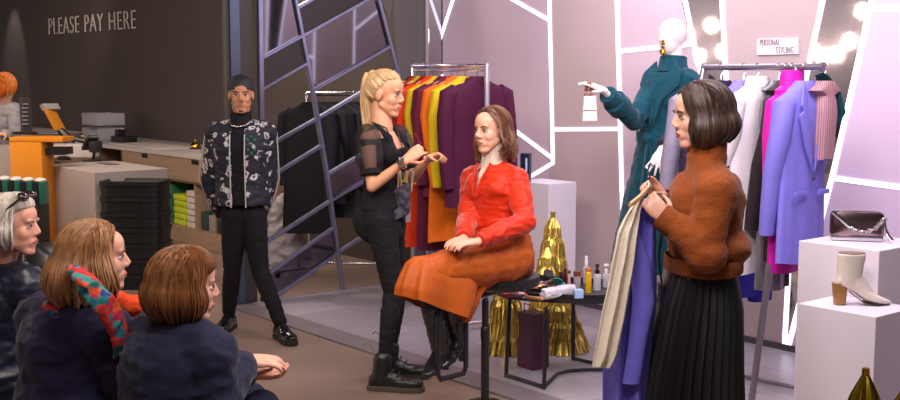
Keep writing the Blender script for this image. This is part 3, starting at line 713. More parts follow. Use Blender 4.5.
for s, A_ in ((1, 'r'), (-1, 'l')):
    mb = MB(); mb.tube([J['nk']+rs*s*.06+Z*.02, J['s'+A_]+Z*.068+fwj*.02, J['s'+A_]+rs*s*.075, J['e'+A_]+rs*s*.066, J['e'+A_].lerp(J['w'+A_], .8)+rs*s*.055-fwj*.0], .0045, 6); mb.build('piping', mat('zip_white', 'b4aeb2', .4), jk)
mb = MB(); mb.tube([J['nk']-rs*.07+fwj*.02+Z*.015, J['nk']-rs*.045+fwj*.085-Z*.01, J['nk']+fwj*.105-Z*.02, J['nk']+rs*.045+fwj*.085-Z*.01, J['nk']+rs*.07+fwj*.02+Z*.015], .0055, 8); mb.build('necklace', mat('silver', 'd5d2d4', .2, metal=1), man)
mb = MB(); q = P(251, 145, Y-.155)
for i, (x, z_) in enumerate(((0, 0), (.02, .03), (-.02, .03), (.02, -.03), (-.02, -.03), (.0, .05), (0, -.05))): mb.ell(q+V((x, 0, z_)), (.009, .004, .011))
mb.build('green_emblem', mat('emblem_green', '0c6044', .4), man)
def shoe(par, A, d, m, sole, L=.27, boot=0.0, heel=0.0, name='shoe', z=0.0, lace=True, pointed=False):
    d = V((d[0], d[1], 0)).normalized(); s = V((-d.y, d.x, 0)); b = V((A.x, A.y, z))+d*.0
    mb = MB(); hh = heel
    w2 = .046
    mb.loft([(b-d*.075+Z*(.045+hh), s*.024, Z*.026), (b-d*.055+Z*(.05+hh), s*.036, Z*.040), (b+d*.03+Z*(.058+hh*.8), s*.038, Z*.048), (b+d*.10+Z*(.042+hh*.3), s*w2, Z*.032), (b+d*(L-.10)+Z*.040, s*.042, Z*.028), (b+d*(L-.075)+Z*.034, s*.022, Z*.018)], 18, p=2.5)
    if boot: mb.cap(b-d*.01+Z*(.07+hh), .05, V((A.x, A.y, z+boot)), .049)
    o = link(name, blob(mb, .005, 3, wrinkle(.0025, (30, 30, 40))), m, par)
    mb = MB(); prof = [(-.085, .020), (-.07, .034), (-.02, .037), (.05, .040), (.11, .048), (L-.10, .044), (L-.075, .028), (L-.066, .010)]
    top_ = [b+d*x+s*w+Z*(.028) for x, w in prof]+[b+d*x-s*w+Z*(.028) for x, w in reversed(prof)]
    mb.prism(top_, -Z*.027)
    if heel:
        mb.obox(b-d*.05+Z*(heel/2+.012), d*.030, s*.030, Z*(heel/2+.01))
    mb.build('sole', sole, o, smooth=False, bevel=.004)
    if lace:
        mb = MB()
        for i in range(4 if boot else 2): q = b+d*(.085-.03*i)+Z*(.080+.018*i+(.01 if boot else 0)); mb.tube([q-s*.026-Z*.004, q+Z*.012+d*.004, q+s*.026-Z*.004], .003, 6)
        mb.build('laces', mat('lace_black', '121114', .6), o)
    return o
patent = mat('patent_black', '131215', .12, coat=.6); rub = mat('rubber_black', '100f11', .7)
shoe(man, J['al'], (.55, -1, 0), patent, rub, .28); shoe(man, J['ar'], (-.15, -1, 0), patent, rub, .28)

# ================= stylist with ponytail =================
Y = 6.05
J = dict(nk=P(382, 128, Y), sr=P(368, 139, Y-.16), sl=P(398, 139, Y+.16), hr=P(380, 217, Y-.09), hl=P(388, 217, Y+.09),
         er=P(372, 187, Y-.22), el=P(413, 178, Y+.12), wr=P(406, 160, Y-.26), wl=P(428, 159, Y-.02),
         kr=P(393, 292, Y-.06), kl=P(397, 287, Y+.16), ar=P(384, 355, Y-.06), al=P(393, 347, Y+.22), fl=(1, -.12, 0), fr=(1, -.15, 0))
for s, yy in (('r', Y-.08), ('l', Y+.20)):
    g = G(383 if s == 'r' else 391, 390 if s == 'r' else 377); J['a'+s] = V((g.x, g.y, .12))
H = Head(P(386, 94, Y), (1, -.42, -.14), k=1.0)
bl = person('person', 'blonde woman with a ponytail in black top and trousers holding a make-up brush', J, H, sk_tan,
            hands=[dict(wr=J['wr'], d=(P(422, 148, Y-.24)-J['wr']), n=(.2, .9, -.3), side=-1, curl=.75, thumb=1.0, k=.9), dict(wr=J['wl'], d=unit((.9, -.4, .28)), n=(-.2, -.4, -.9), side=-1, curl=1.15, thumb=1, k=.9)], neck=.047, k=.93)
face_parts(H, bl, 'c0706a', '6b4a32', closed=False)
hb = hair_mat('hair_blonde', 'd3b186', 'a98559')
# swept back hair and ponytail
tie = V((-.0, -.74, .66)).normalized(); rnd = random.Random(3); mb = MB()
mb.ell(H.p(HC[0], HC[1]-.022, HC[2]+.004), [.077, .086, .088], H.R, H.F, H.U, n=24, m=14)
for i in range(170):
    a = rnd.uniform(-PI, PI); 
    el_ = .62 if abs(a) < 1.0 else (.62-(abs(a)-1.0)*1.35 if abs(a) < 1.5 else (-.05 if abs(a) < 1.85 else -.62))
    d1 = V((math.sin(a)*math.cos(el_), math.cos(a)*math.cos(el_), math.sin(el_))); off = rnd.uniform(-.003, .004)
    mb.tube([scalp(H, slerp(d1, tie, t/7), off+.002*math.sin(t)) for t in range(8)], [.003]+[.0075]*7, 6, flat=.45)
T0 = scalp(H, tie, .008)
mb.build('hair', hb, bl, auto=80)
mb = MB(); mb.lathe(T0, [(.013, -.01), (.020, -.006), (.022, .004), (.016, .012)], 16, axis=tie.x*H.R+tie.y*H.F+tie.z*H.U); mb.build('hair_tie', hb, bl)
mb = MB(); bk = -H.F
for i in range(60):
    a = rnd.uniform(0, 2*PI); r = rnd.random()**.5; ox = math.cos(a)*r; oy = math.sin(a)*r
    pts = []; L = rnd.uniform(.30, .36)
    for t in range(9):
        u = t/8; wdt = .010+.022*math.sin(min(1, u*1.3)*PI*.62)
        q = T0+bk*(.020+.028*math.sin(u*PI*.7)-.03*u)+Z*(.028*math.sin(min(u*4, PI*.8))-L*u)+H.R*ox*wdt+bk*oy*wdt+H.R*.005*math.sin(u*6+a)
        pts.append(q)
    mb.tube(pts, [.006, .008, .008, .008, .008, .007, .006, .005, .002], 6, flat=.5)
mb.build('ponytail', hb, bl, auto=80)
# black top, sheer sleeves
def cut(me, co, no, fill=False):
    bm = bmesh.new(); bm.from_mesh(me); bmesh.ops.bisect_plane(bm, geom=bm.verts[:]+bm.edges[:]+bm.faces[:], plane_co=co, plane_no=no, clear_outer=True)
    bm.to_mesh(me); bm.free(); return me
mb = MB(); torso_geo(mb, J, .006, lo=.12, hi=.95, k=.93)
me = blob(mb, .007, 4, wrinkle(.0025, (16, 16, 30))); upj = unit(J['nk']-(J['hl']+J['hr'])/2); fwj = torso_fw(J)
bm = bmesh.new(); bm.from_mesh(me); nk = J['nk']; ax = unit(J['sr']-J['sl'])
rm = [f for f in bm.faces if (lambda c: ((c-nk).dot(fwj) > .0 and abs((c-nk).dot(ax)) < .080 and (c-nk).dot(upj) > -.105) or (c-nk).dot(upj) > -.045)(f.calc_center_median())]
bmesh.ops.delete(bm, geom=rm, context='FACES'); bm.to_mesh(me); bm.free()
topm = fabric('top_black', '16141a', bump=.15); tp = link('square_neck_top', me, topm, bl)
sheer = mat('sheer_black', '1c1518', .7, alpha=.62, bump=.2)
for s in 'rl':
    S, E = J['s'+s], J['e'+s]; mb = MB(); mb.cap(S+Z*.012, .066, S.lerp(E, .42), .074); mb.cap(S.lerp(E, .42), .074, S.lerp(E, .62), .052)
    me = blob(mb, .008, 3, wrinkle(.006, (18, 18, 18), .003)); sl_ = link('puff_sleeve', me, sheer, bl)
    d = unit(E-S); c = S.lerp(E, .68); mb = MB(); mb.lathe(c, [(.046, -.012), (.056, -.008), (.055, .008), (.060, .016), (.050, .018)], 20, axis=d); mb.build('sleeve_cuff', topm, sl_)
    mb = MB(); mb.tube([nk+ax*(1 if s == 'r' else -1)*.075-Z*.135+fwj*.105, nk+ax*(1 if s == 'r' else -1)*.085-Z*.05+fwj*.085, nk+ax*(1 if s == 'r' else -1)*.08+Z*.012, nk+ax*(1 if s == 'r' else -1)*.075-Z*.06-fwj*.09], .018, 8, flat=.5); mb.build('shoulder_strap', topm, tp)
mb = MB(); torso_geo(mb, J, .010, hi=.50, k=.93); [leg_geo(mb, J, s, .004, .90, k=.92, tg=-.006) for s in 'lr']; mb.cap((J['hl']+J['hr'])/2-fwj*.05-Z*.02, .125, (J['hl']+J['hr'])/2-Z*.05, .12)
link('trousers', blob(mb, .008, 4, wrinkle(.003, (16, 16, 26), .002)), fabric('trouser_charcoal', '1c1b20', bump=.2), bl)
mb = MB(); c = (J['hl']+J['hr'])/2; c = c.lerp(nk, .47); mb.loft([(c-Z*.022, ax*.138, fwj*.105), (c+Z*.018, ax*.134, fwj*.102)], 28); mb.build('belt', mat('belt_black', '0f0e10', .3), bl)
mb = MB()
for sx in (1, -1): mb.tube([nk+ax*sx*.055+Z*.03-fwj*.03, nk+ax*sx*.06+fwj*.055+Z*.0, nk+ax*sx*.03+fwj*.125-Z*.16, nk+fwj*.150-Z*.30, nk+fwj*.135-Z*.42], .004, 6)
mb.build('lanyard', mat('lanyard_black', '111014', .6), bl)
mb = MB(); q = nk+fwj*.15-Z*.46
mb.obox(q, ax*.025, fwj*.004, Z*.035); bt = mb.build('badge_card', mat('badge_grey', '8f8a90', .3), bl, bevel=.003)
mb = MB(); q = P(400, 202, Y-.06); mb.obox(q, V((.055, 0, 0.03)), V((0, .045, 0)), Z*.085); 
pl = mat('plaid_dark', '16171f', .8, col2='56525e', vscale=34, detail=0); mb.build('brush_pouch', pl, bl, bevel=.02)
mb = MB()
for i in range(6): a = q+V((-.06+.024*i, -.02, .06)); mb.cap(a, .005, a+V((.01*(i % 3-1), -.01, .10)), .008)
mb.build('pouch_brush', mat('brush_mix', 'a58a72', .5), bl)
mb = MB(); d = unit(J['wr']-J['er']); mb.lathe(J['wr']-d*.03, [(.029, -.012), (.033, -.01), (.033, .010), (.029, .012)], 20, axis=d); mb.obox(J['wr']-d*.03+V((0, -.033, .01)), d*.017, V((0, .006, 0)), Z*.017); mb.build('watch', mat('silver', 'd5d2d4', .2, metal=1), bl)
dm = mat('boot_black', '1b1a1d', .38, bump=.25, bscale=30); sole_b = mat('sole_olive', '4c463a', .6)
for s in 'rl':
    o = shoe(bl, J['a'+s], J['f'+s], dm, sole_b, .29, boot=.165, name='ankle_boot')
    mb = MB(); A = J['a'+s]; q = V((A.x-.05, A.y-.01, .215)); mb.tube([q, q+V((-.012, 0, .03)), q+V((-.035, 0, .045)), q+V((-.05, 0, .03))], .004, 6); mb.build('pull_tab', mat('tab_tan', '8c7652', .6), o)
br_ = thing('makeup_brush', 'slim red-handled make-up brush between the stylist\'s fingers', 'brush', P(421, 138, Y-.26))
mb = MB(); a, b = P(424, 148, Y-.25), P(415, 134, Y-.30); mb.cap(a, .003, b, .004); mb.build('handle', mat('brush_red', '7e1f22', .3), br_)
mb = MB(); mb.cap(a, .005, a+(a-b).normalized()*.018, .006); mb.build('bristles', mat('bristle', '2c2020', .9), br_)

# ================= seated woman in orange =================
Y = 5.85
J = dict(nk=P(494, 163, Y), sr=P(473, 179, Y+.10), sl=P(516, 180, Y-.10), hr=P(488, 258, Y+.02), hl=P(510, 258, Y-.12),
         er=P(468, 219, Y-.06), el=P(526, 222, Y-.24), wr=P(463, 239, Y-.36), wl=P(476, 242, Y-.44),
         kl=P(424, 272, Y-.48), kr=P(438, 268, Y-.34), al=P(441, 348, Y-.32), ar=P(458, 340, Y-.20), fl=(-.35, -.93, 0), fr=(-.42, -.9, 0))
Hs = Head(P(491, 130, Y-.03), (-.74, -.70, -.05), k=.98)
sw = person('person', 'seated woman in a bright orange blouse and rust skirt on the black salon stool', J, Hs, sk_fair, feet=True, base=V((J['nk'].x, J['nk'].y, J['hr'].z-.12)), voxel=.0048, neck=.046,
            hands=[dict(wr=J['wr'], d=unit(P(449, 243, Y-.46)-J['wr']), n=(.2, .3, -1), side=1, curl=.4, k=.88), dict(wr=J['wl'], d=unit(P(457, 243, Y-.50)-J['wl']), n=(0, .3, -1), side=-1, curl=.5, k=.88)], k=.92)
face_parts(Hs, sw, 'b8524e', '5a3a28')
hbr = hair_mat('hair_brown', '533425', '7d5238')
hair_hang(Hs, sw, 'hair', hbr, (.22, .35, .9), 74, 286, lambda a: .155+.03*math.sin(math.radians(a-60)), n=210, wav=.013, flare=.022, tuck=-.005, jit=.010, seed=4, rad=(.081, .100, .090), elev=-.2)
mb = MB()
for i in range(56):
    a = -75+150*i/55; ar_ = math.radians(a); e_ = .55-.38*(abs(a)/75)**2
    d1 = V((math.sin(ar_)*math.cos(e_), math.cos(ar_)*math.cos(e_), math.sin(e_))); tgt = V((math.copysign(.98, a-8), -.02, .10)).normalized()
    mb.tube([scalp(Hs, slerp(V((.15, .62, .77)).normalized(), tgt, t/6), .001+.003*math.sin(t)) for t in range(7)], .006, 6, flat=.4)
mb.build('front_hair', hbr, sw, auto=80)
ob = fabric('orange_blouse', 'c42c0a', .45, var=.06, bump=.12, sheen=.3); rust = fabric('rust_skirt', 'b0541a', .5, var=.08, bump=.15)
mb = MB(); torso_geo(mb, J, .014, lo=.10, hi=.97, bust=.7); arm_geo(mb, J, 'l', .018, .80, k=.95); arm_geo(mb, J, 'r', .018, .80, k=.95); 
for s in 'lr': mb.cap(J['e'+s].lerp(J['w'+s], .35), .050, J['e'+s].lerp(J['w'+s], .75), .047)
q = (J['hl']+J['hr'])/2+Z*.10; mb.ell(q, (.165, .135, .07))
me = blob(mb, .008, 4, wrinkle(.007, (11, 11, 24), .003)); fws = torso_fw(J)
nk = J['nk']; axs = unit(J['sr']-J['sl']); bm = bmesh.new(); bm.from_mesh(me)
rm = [f for f in bm.faces if (lambda c: ((c-nk).dot(fws) > .0 and abs((c-nk).dot(axs)) < .036+.22*((c-nk).z) and -.17 < (c-nk).z < .3))(f.calc_center_median())]
bmesh.ops.delete(bm, geom=rm, context='FACES'); bm.to_mesh(me); bm.free()
blo = link('blouse', me, ob, sw)
for s in 'lr':
    d = unit(J['w'+s]-J['e'+s]); mb = MB(); mb.lathe(J['e'+s].lerp(J['w'+s], .86), [(.030, -.03), (.036, -.028), (.036, .022), (.031, .024)], 20, axis=d); mb.build('cuff', ob, blo)
mb = MB()
for s in (-1, 1): mb.tube([nk+axs*s*.045+fws*.075-Z*.0, nk+axs*s*.032+fws*.13-Z*.08, nk+axs*s*.008+fws*.145-Z*.17], .010, 8, flat=.4)
mb.build('placket', ob, blo)
mb = MB(); tube_neck(mb, J, Hs, .058, .78); torso_geo(mb, J, -.001, lo=.55, hi=1.0, k=.95, bust=.4); link('turtleneck', blob(mb, .007, 3, wrinkle(.003, (5, 5, 60))), fabric('cream_knit', 'd8c6b4', bump=.3), sw)
# rust skirt : lap, drape and tie
mb = MB(); torso_geo(mb, J, .030, hi=.34)
pel = (J['hl']+J['hr'])/2; mb.cap(pel+V((.02, .02, -.02)), .165, pel+V((-.1, -.12, -.01)), .14)
for s in 'lr': mb.cap(J['h'+s], .125, J['h'+s].lerp(J['k'+s], .5), .115); mb.cap(J['h'+s].lerp(J['k'+s], .5), .105, J['k'+s], .070)
mb.cap(J['hl'].lerp(J['kl'], .4), .11, J['hr'].lerp(J['kr'], .4), .11); mb.cap(J['kl'], .070, J['kr'], .070)
kc = (J['kl']+J['kr'])/2; hem0, hem1 = P(405, 298, Y-.58), P(466, 318, Y-.28)
mb.loft([(kc.lerp(pel, .1), V((.05, .1, 0)), Z*.08), (kc.lerp(pel, .5)-Z*.05, V((.05, .13, 0)), Z*.10), (kc.lerp(pel, .75)-Z*.0, V((.05, .13, 0)), Z*.10)], 16)
def folds(p):
    a = noise.noise(V((p.x*7+p.y*4, p.y*7-p.x*3, p.z*2.2))); return .010*(1-abs(a)*3.2)*.7+.004*noise.noise(p*30)
sk = link('wrap_skirt', blob(mb, .009, 4, folds), rust, sw)
rs = []; rows_ = [((416, 257, -.50), (462, 262, -.22), .07), ((410, 263, -.53), (474, 268, -.20), .10), ((405, 276, -.56), (478, 283, -.20), .115), ((402, 287, -.58), (474, 302, -.22), .12), ((402, 296, -.58), (464, 321, -.26), .12)]
for i, (l_, r_, dd) in enumerate(rows_):
    a_, b_ = P(l_[0], l_[1], Y+l_[2]), P(r_[0], r_[1], Y+r_[2]); h_ = (b_-a_)/2; q_ = unit(V((-h_.y, h_.x, 0)))*dd
    rs.append([(a_+b_)/2+h_*math.cos(t_)*(1+.03*math.sin(7*t_))+q_*math.sin(t_)*(1+.05*i*math.sin(5*t_+1.3))+h_*.02*i*math.sin(6*math.sin(t_)*2) for t_ in [2*PI*j/96 for j in range(96)]])
mb = MB(); rs2 = []
for i in range(len(rs)-1):
    for k in range(4): f = k/4; rs2.append([p.lerp(q, f) for p, q in zip(rs[i], rs[i+1])])
rs2.append(rs[-1]); top_c = sum(rs2[0], V((0, 0, 0)))/96; rs2 = [[top_c.lerp(p, .5)+Z*.015 for p in rs2[0]]]+rs2
mb.rings(rs2, True, False); mb.add(rs2[0], [tuple(range(96))]); mb.build('skirt_drape', rust, sk, auto=180)
mb = MB(); a, b, c = P(498, 250, Y-.24), P(480, 285, Y-.30), P(461, 320, Y-.32)
mb.tube([a, a.lerp(b, .5)+V((0, -.03, 0)), b, b.lerp(c, .5), c], [.022, .028, .034, .036, .030], 10, flat=.25, side=(1, 0, .3)); mb.tube([P(478, 243, Y-.30), P(500, 250, Y-.22), P(524, 240, Y-.12)], .016, 8, flat=.5); mb.build('skirt_tie', rust, sk)
tights = fabric('tights_black', '141216', .5)
mb = MB(); [leg_geo(mb, J, s, .004, .95, k=.92) for s in 'lr']; link('tights', blob(mb, .008, 3), tights, sw)
bootm = mat('boot_leather', '19181b', .25, bump=.2, bscale=25)
for s in 'lr':
    A = J['a'+s]; K = J['k'+s]; d = V(J['f'+s]).normalized(); sd = V((-d.y, d.x, 0)); b = V((A.x, A.y, A.z-.085))
    mb = MB(); mb.cap(K.lerp(A, .45), .054, K.lerp(A, .75), .052); mb.cap(K.lerp(A, .75), .052, b+Z*.07, .045)
    mb.loft([(b-d*.05+Z*.05, sd*.03, Z*.03), (b+d*.04+Z*.048, sd*.036, Z*.04), (b+d*.12+Z*.012, sd*.042, Z*.028), (b+d*.18-Z*.002, sd*.030, Z*.020), (b+d*.205-Z*.006, sd*.012, Z*.010)], 16)
    o = link('heeled_boot', blob(mb, .006, 3, wrinkle(.004, (20, 20, 30))), bootm, sw)
    mb = MB(); mb.loft([(b-d*.045+Z*.04, sd*.028, d*.026), (b-d*.055-Z*.035, sd*.020, d*.018)], 14); mb.build('heel', bootm, o)
seated_base = pel.copy()

# black stool
blk = mat('stool_black', '19181b', .35, bump=.1); sc = P(500, 278, Y-.02); zs = P(500, 284, Y).z
t = thing('salon_stool', 'black swivel stool with a thick round seat under the woman in orange', 'stool', V((P(486, 390, Y-.1).x, Y-.1, 0)))
mb = MB(); c = V((sc.x, sc.y, zs)); mb.lathe(c, [(.05, -.012), (.17, -.008), (.203, .006), (.210, .028), (.203, .052), (.18, .064), (.001, .060)], 40); mb.build('seat', blk, t)
pb = V((P(485, 390, Y-.20).x, Y-.20, 0)); zt_ = zs-.03
mb = MB(); mb.cap(pb+Z*(zt_-.02), .017, pb+Z*.33, .017); mb.build('post', blk, t)
mb = MB(); mb.lathe(pb, [(.021, .03), (.021, .34), (.024, .36), (.024, .40), (.018, .41)], 20); mb.build('post_sleeve', blk, t)
mb = MB(); mb.lathe(pb, [(.10, .001), (.10, .010), (.09, .018), (.03, .026), (.026, .03), (.001, .03)], 40); mb.build('floor_plate', blk, t)
fr_z = J['al'].z-.115; A0, A1 = P(438, 300, Y-.46), P(466, 300, Y-.32)
mb = MB(); x0 = V((A0.x, A0.y, fr_z-.01)); x1 = V((A1.x, A1.y, fr_z-.01)); tp0 = V((A0.x, A0.y, zs-.02)); tp1 = V((A1.x, A1.y, zs-.02))
mb.tube([c-Z*.03, tp0.lerp(c, .05), tp0-Z*.06, x0+Z*.03, x0+(x1-x0)*.08, x1-(x1-x0)*.08, x1+Z*.03, tp1-Z*.06, tp1.lerp(c, .05), c-Z*.03], .013, 10); mb.build('footrest', blk, t)

# ================= woman in rust sweater =================
Y = 4.12
J = dict(nk=P(706, 166, Y), sl=P(716, 192, Y-.15), sr=P(706, 188, Y+.16), hl=P(708, 292, Y-.09), hr=P(708, 292, Y+.09),
         el=P(706, 250, Y-.20), er=P(690, 245, Y+.16), wl=P(668, 221, Y-.16), wr=P(664, 202, Y+.04),
         kl=P(704, 410, Y-.1), kr=P(694, 410, Y+.1), al=P(712, 500, Y-.08), ar=P(698, 500, Y+.12), fl=(-1, -.1, 0), fr=(-1, .1, 0))
for s in 'lr': J['a'+s].z = .10; J['k'+s].z = .48
J['al'].y = Y-.08; J['ar'].y = Y+.10
Hr = Head(P(700, 116, Y), (-1, -.06, -.10), k=.98)
rw = person('person', 'dark-haired woman in a rust sweater and pleated black skirt holding clothes on a hanger', J, Hr, sk_pale, neck=.048, k=.95,
            hands=[dict(wr=J['wl'], d=unit(P(648, 199, Y-.14)-J['wl']), n=(-.2, .9, .35), side=-1, curl=.85, thumb=.9, k=.9), dict(wr=J['wr'], d=unit(P(648, 180, Y+.02)-J['wr']), n=(-.35, -.6, -.5), side=1, curls=[.35, .75, .9, 1.0], thumb=1.1, k=.9)])
face_parts(Hr, rw, 'a8463f', '3a2820')
hd_ = hair_mat('hair_dark', '2a1b17', '4b332b', .5)
hair_hang(Hr, rw, 'hair', hd_, (.12, .25, .95), 52, 308, lambda a: .105+.005*math.sin(math.radians(a*3)), n=260, flare=.026, tuck=.030, jit=.010, seed=8, rad=(.086, .108, .096), elev=-.25, width=.0085)
mb = MB()
for i in range(60):
    a = -88+176*i/59; ar_ = math.radians(a); tgt = V((math.copysign(.93, a), .42-.25*abs(a)/88, -.12)).normalized()
    mb.tube([scalp(Hr, slerp(V((.10, .55+.2*math.cos(ar_), .80)).normalized(), tgt, t/6), .006+.006*math.sin(t*.5)) for t in range(7)]+[scalp(Hr, tgt, .012)+Hr.U*-.04, scalp(Hr, tgt, .010)+Hr.U*-.085, scalp(Hr, tgt, .004)+Hr.U*-.11-Hr.F*.004], [.007]*9+[.003], 6, flat=.4)
mb.build('front_hair', hd_, rw, auto=80)
def knit(name, c):
    m = fabric(name, c, .9, var=.10, bump=.5, bscale=140, sheen=.12); return m
kn = knit('rust_knit', '87431a')
mb = MB(); torso_geo(mb, J, .027, lo=.22, hi=.97, bust=.7); arm_geo(mb, J, 'l', .024, .88); arm_geo(mb, J, 'r', .024, .86); tube_neck(mb, J, Hr, .066, .60)
q = (J['hl']+J['hr'])/2+Z*.14; mb.ell(q+V((0, 0, .03)), (.15, .19, .09)); mb.cap(J['el']+V((0, 0, -.012)), .074, J['el'].lerp(J['wl'], .5), .062); mb.cap(J['er'], .07, J['er'].lerp(J['wr'], .5), .06)
swt = link('sweater', blob(mb, .008, 4, wrinkle(.006, (8, 8, 16), .002)), kn, rw)
mb = MB()
def ribring(c, a, b, h, amp=.003, n=120, tilt=V((0, 0, 1))):
    secs = []; rs = []
    for z_, k_ in ((0, .97), (.1, 1), (.9, 1), (1, .97)):
        r_ = []
        for j in range(n):
            th = 2*PI*j/n; m_ = k_*(1+amp/.1*(1 if j % 2 else -1)*.3); r_.append(c+tilt*h*z_+a*math.cos(th)*m_+b*math.sin(th)*m_)
        rs.append(r_)
    mb.rings(rs, True, False)
hemc = V(((J['hl'].x), Y, P(708, 270, Y).z)); ribring(hemc, V((.138, 0, 0)), V((0, .195, 0)), .055); mb.build('ribbed_hem', kn, swt)
for s in 'lr':
    d = unit(J['w'+s]-J['e'+s]); a_ = unit(d.cross(Z)); b_ = d.cross(a_); mb = MB(); ribring(J['e'+s].lerp(J['w'+s], .78), a_*.047, b_*.047, .07, tilt=d, n=60); mb.build('ribbed_cuff', kn, swt)
mb = MB(); d = unit(Hr.p(0, -.024, -.07)-J['nk']); a_ = V((1, 0, 0)); a_ = unit(a_-d*a_.dot(d)); b_ = d.cross(a_); ribring(J['nk'].lerp(Hr.p(0, -.024, -.07), .35)+d*.005, a_*.070, b_*.068, .05, tilt=d, n=80); mb.build('roll_neck', kn, swt)
# pleated leather skirt
leather = mat('black_leather', '1b1a1d', .32, bump=.12, bscale=40)
def pleated(cs, n=34, amp=.05, rows=None, phase=0):
    rs = []
    for c, a, b, am in cs:
        r_ = []
        for j in range(n*6):
            t = 2*PI*j/(n*6); ph = (j % 6)/6.0; saw = (abs(ph-.35)/.65 if ph > .35 else (.35-ph)/.35); m_ = 1+am*(saw-.5)
            r_.append(V(c)+V(a)*math.cos(t)*m_+V(b)*math.sin(t)*m_)
        rs.append(r_)
    return rs
wz = P(708, 272, Y).z; cx = J['hl'].x
mb = MB(); mb.rings(pleated([(V((cx, Y, wz)), V((.118, 0, 0)), V((0, .165, 0)), .04), (V((cx-.01, Y, wz-.12)), V((.150, 0, 0)), V((0, .20, 0)), .06), (V((cx-.03, Y, wz-.35)), V((.175, 0, 0)), V((0, .22, 0)), .09), (V((cx-.05, Y, .25)), V((.21, 0, 0)), V((0, .26, 0)), .12)]), True, False)
mb.build('pleated_skirt', leather, rw, auto=25)
mb = MB()
for sy in (-1, 1): mb.tube([J['nk']+V((.075, sy*.03, -.0)), J['nk']+V((.02, sy*.085, -.02)), J['nk']+V((-.075, sy*.08, -.09)), J['nk']+V((-.150, sy*.035, -.2)), J['nk']+V((-.165, 0, -.33)), J['nk']+V((-.15, 0, -.44))], .004, 6)
mb.obox(J['nk']+V((-.155, 0, -.48)), V((.006, 0, 0)), V((0, .03, 0)), Z*.05); mb.build('lanyard', mat('lanyard_black', '111014', .6), rw)
mb = MB(); d = unit(J['wl']-J['el']); mb.lathe(J['wl']-d*.005, [(.030, -.004), (.033, 0), (.030, .004)], 20, axis=d); mb.build('bracelet', mat('lanyard_black', '111014', .6), rw)
shoe(rw, J['al'], J['fl'], patent, rub, .26, boot=.2, name='ankle_boot'); shoe(rw, J['ar'], J['fr'], patent, rub, .26, boot=.2, name='ankle_boot')
# ================= audience =================
def sitter(name_label, headpx, Yh, hf, bf, nkpx, coat, skinm, shw=.17, hands=None, wrists=None, elbows=None, knees=None, female=True, lean=.08):
    F_ = unit((bf[0], bf[1], 0)); R_ = V((F_.y, -F_.x, 0))
    nk = P(nkpx[0], nkpx[1], nkpx[2])
    pel = V((nk.x, nk.y, nk.z-.50))-F_*lean
    J = dict(nk=nk, sl=nk-R_*shw-Z*.075, sr=nk+R_*shw-Z*.075, hl=pel-R_*.085, hr=pel+R_*.085)
    J['el'] = J['sl']-R_*.04+F_*.08-Z*.27; J['er'] = J['sr']+R_*.04+F_*.08-Z*.27
    J['wl'] = pel+F_*.30-R_*.05+Z*.10; J['wr'] = pel+F_*.30+R_*.05+Z*.10
    J['kl'] = pel+F_*.43-R_*.10+Z*.02; J['kr'] = pel+F_*.43+R_*.10+Z*.02
    if wrists: J['wl'], J['wr'] = wrists
    if elbows: J['el'], J['er'] = elbows
    if knees: J['kl'], J['kr'] = knees
    J['al'] = V((J['kl'].x, J['kl'].y, .10))-F_*.04; J['ar'] = V((J['kr'].x, J['kr'].y, .10))-F_*.04
    J['fl'] = J['fr'] = F_
    H = Head(P(headpx[0], headpx[1], Yh), hf)
    hs = hands or [dict(wr=J['wl'], d=unit(R_*.6+F_*.5), n=(0, 0, -1), side=-1, curl=.6, k=.92), dict(wr=J['wr'], d=unit(-R_*.6+F_*.5), n=(0, 0, -1), side=1, curl=.6, k=.92)]
    r = person('person', name_label, J, H, skinm, hands=hs, neck=.05)
    mb = MB(); torso_geo(mb, J, .045, lo=-.03, hi=.96, flat=.01); arm_geo(mb, J, 'l', .036, .92); arm_geo(mb, J, 'r', .036, .92); mb.ell(pel+Z*.02, (.22, .20, .14))
    me = blob(mb, .010, 5, wrinkle(.010, (9, 9, 18), .004)); c_ = link('coat', me, coat, r)
    mb = MB(); [leg_geo(mb, J, s, .016, .95, tg=.012) for s in 'lr']; link('trousers', blob(mb, .010, 4), fabric('trouser_navy', '1b2034', bump=.15), r)
    for s in 'lr': shoe(r, J['a'+s], F_, rub, rub, .26)
    # bench seat out of frame
    return r, H, J, F_, R_, pel
navy = fabric('coat_navy', '1e2138', .8, var=.1, bump=.25, sheen=.15); navyp = fabric('coat_navy_purple', '221d3c', .85, var=.1, bump=.25, sheen=.15); puff = mat('puffer_navy', '181b2c', .38, var=.1, bump=.2, bscale=18)
# grey haired woman
r, H, J, F_, R_, pel = sitter('grey-haired woman with sunglasses on her head and a dark coat at the left edge', (14, 226), 4.5, (1, -.06, -.02), (.5, .86), (-2, 268, 4.55), puff, sk_old)
p1 = pel
face_parts(H, r, 'b0605a', '8f8278')
hg = hair_mat('hair_grey', 'd9d2c8', 'a59c92', .45)
hair_hang(H, r, 'hair', hg, (.05, .25, .95), 66, 294, .10, n=120, flare=.03, tuck=.045, jit=.016, seed=3, rad=(.084, .104, .096), elev=-.1)
mb = MB()
for i in range(60):
    a = -90+180*i/59; ar_ = math.radians(a); e_ = .52-.55*(abs(a)/90)**3
    tgt = V((math.sin(ar_)*math.cos(e_), math.cos(ar_)*math.cos(e_), math.sin(e_)))
    mb.tube([scalp(H, slerp(V((.05, .1, .99)).normalized(), tgt, t/6), .006+.010*math.sin(t*.45)) for t in range(7)], [.007]*6+[.003], 6, flat=.45)
mb.build('fringe', hg, r, auto=80)
sg_ = thing('sunglasses', 'dark tortoiseshell sunglasses pushed up on the grey-haired woman\'s head', 'sunglasses', H.p(0, .06, .12))
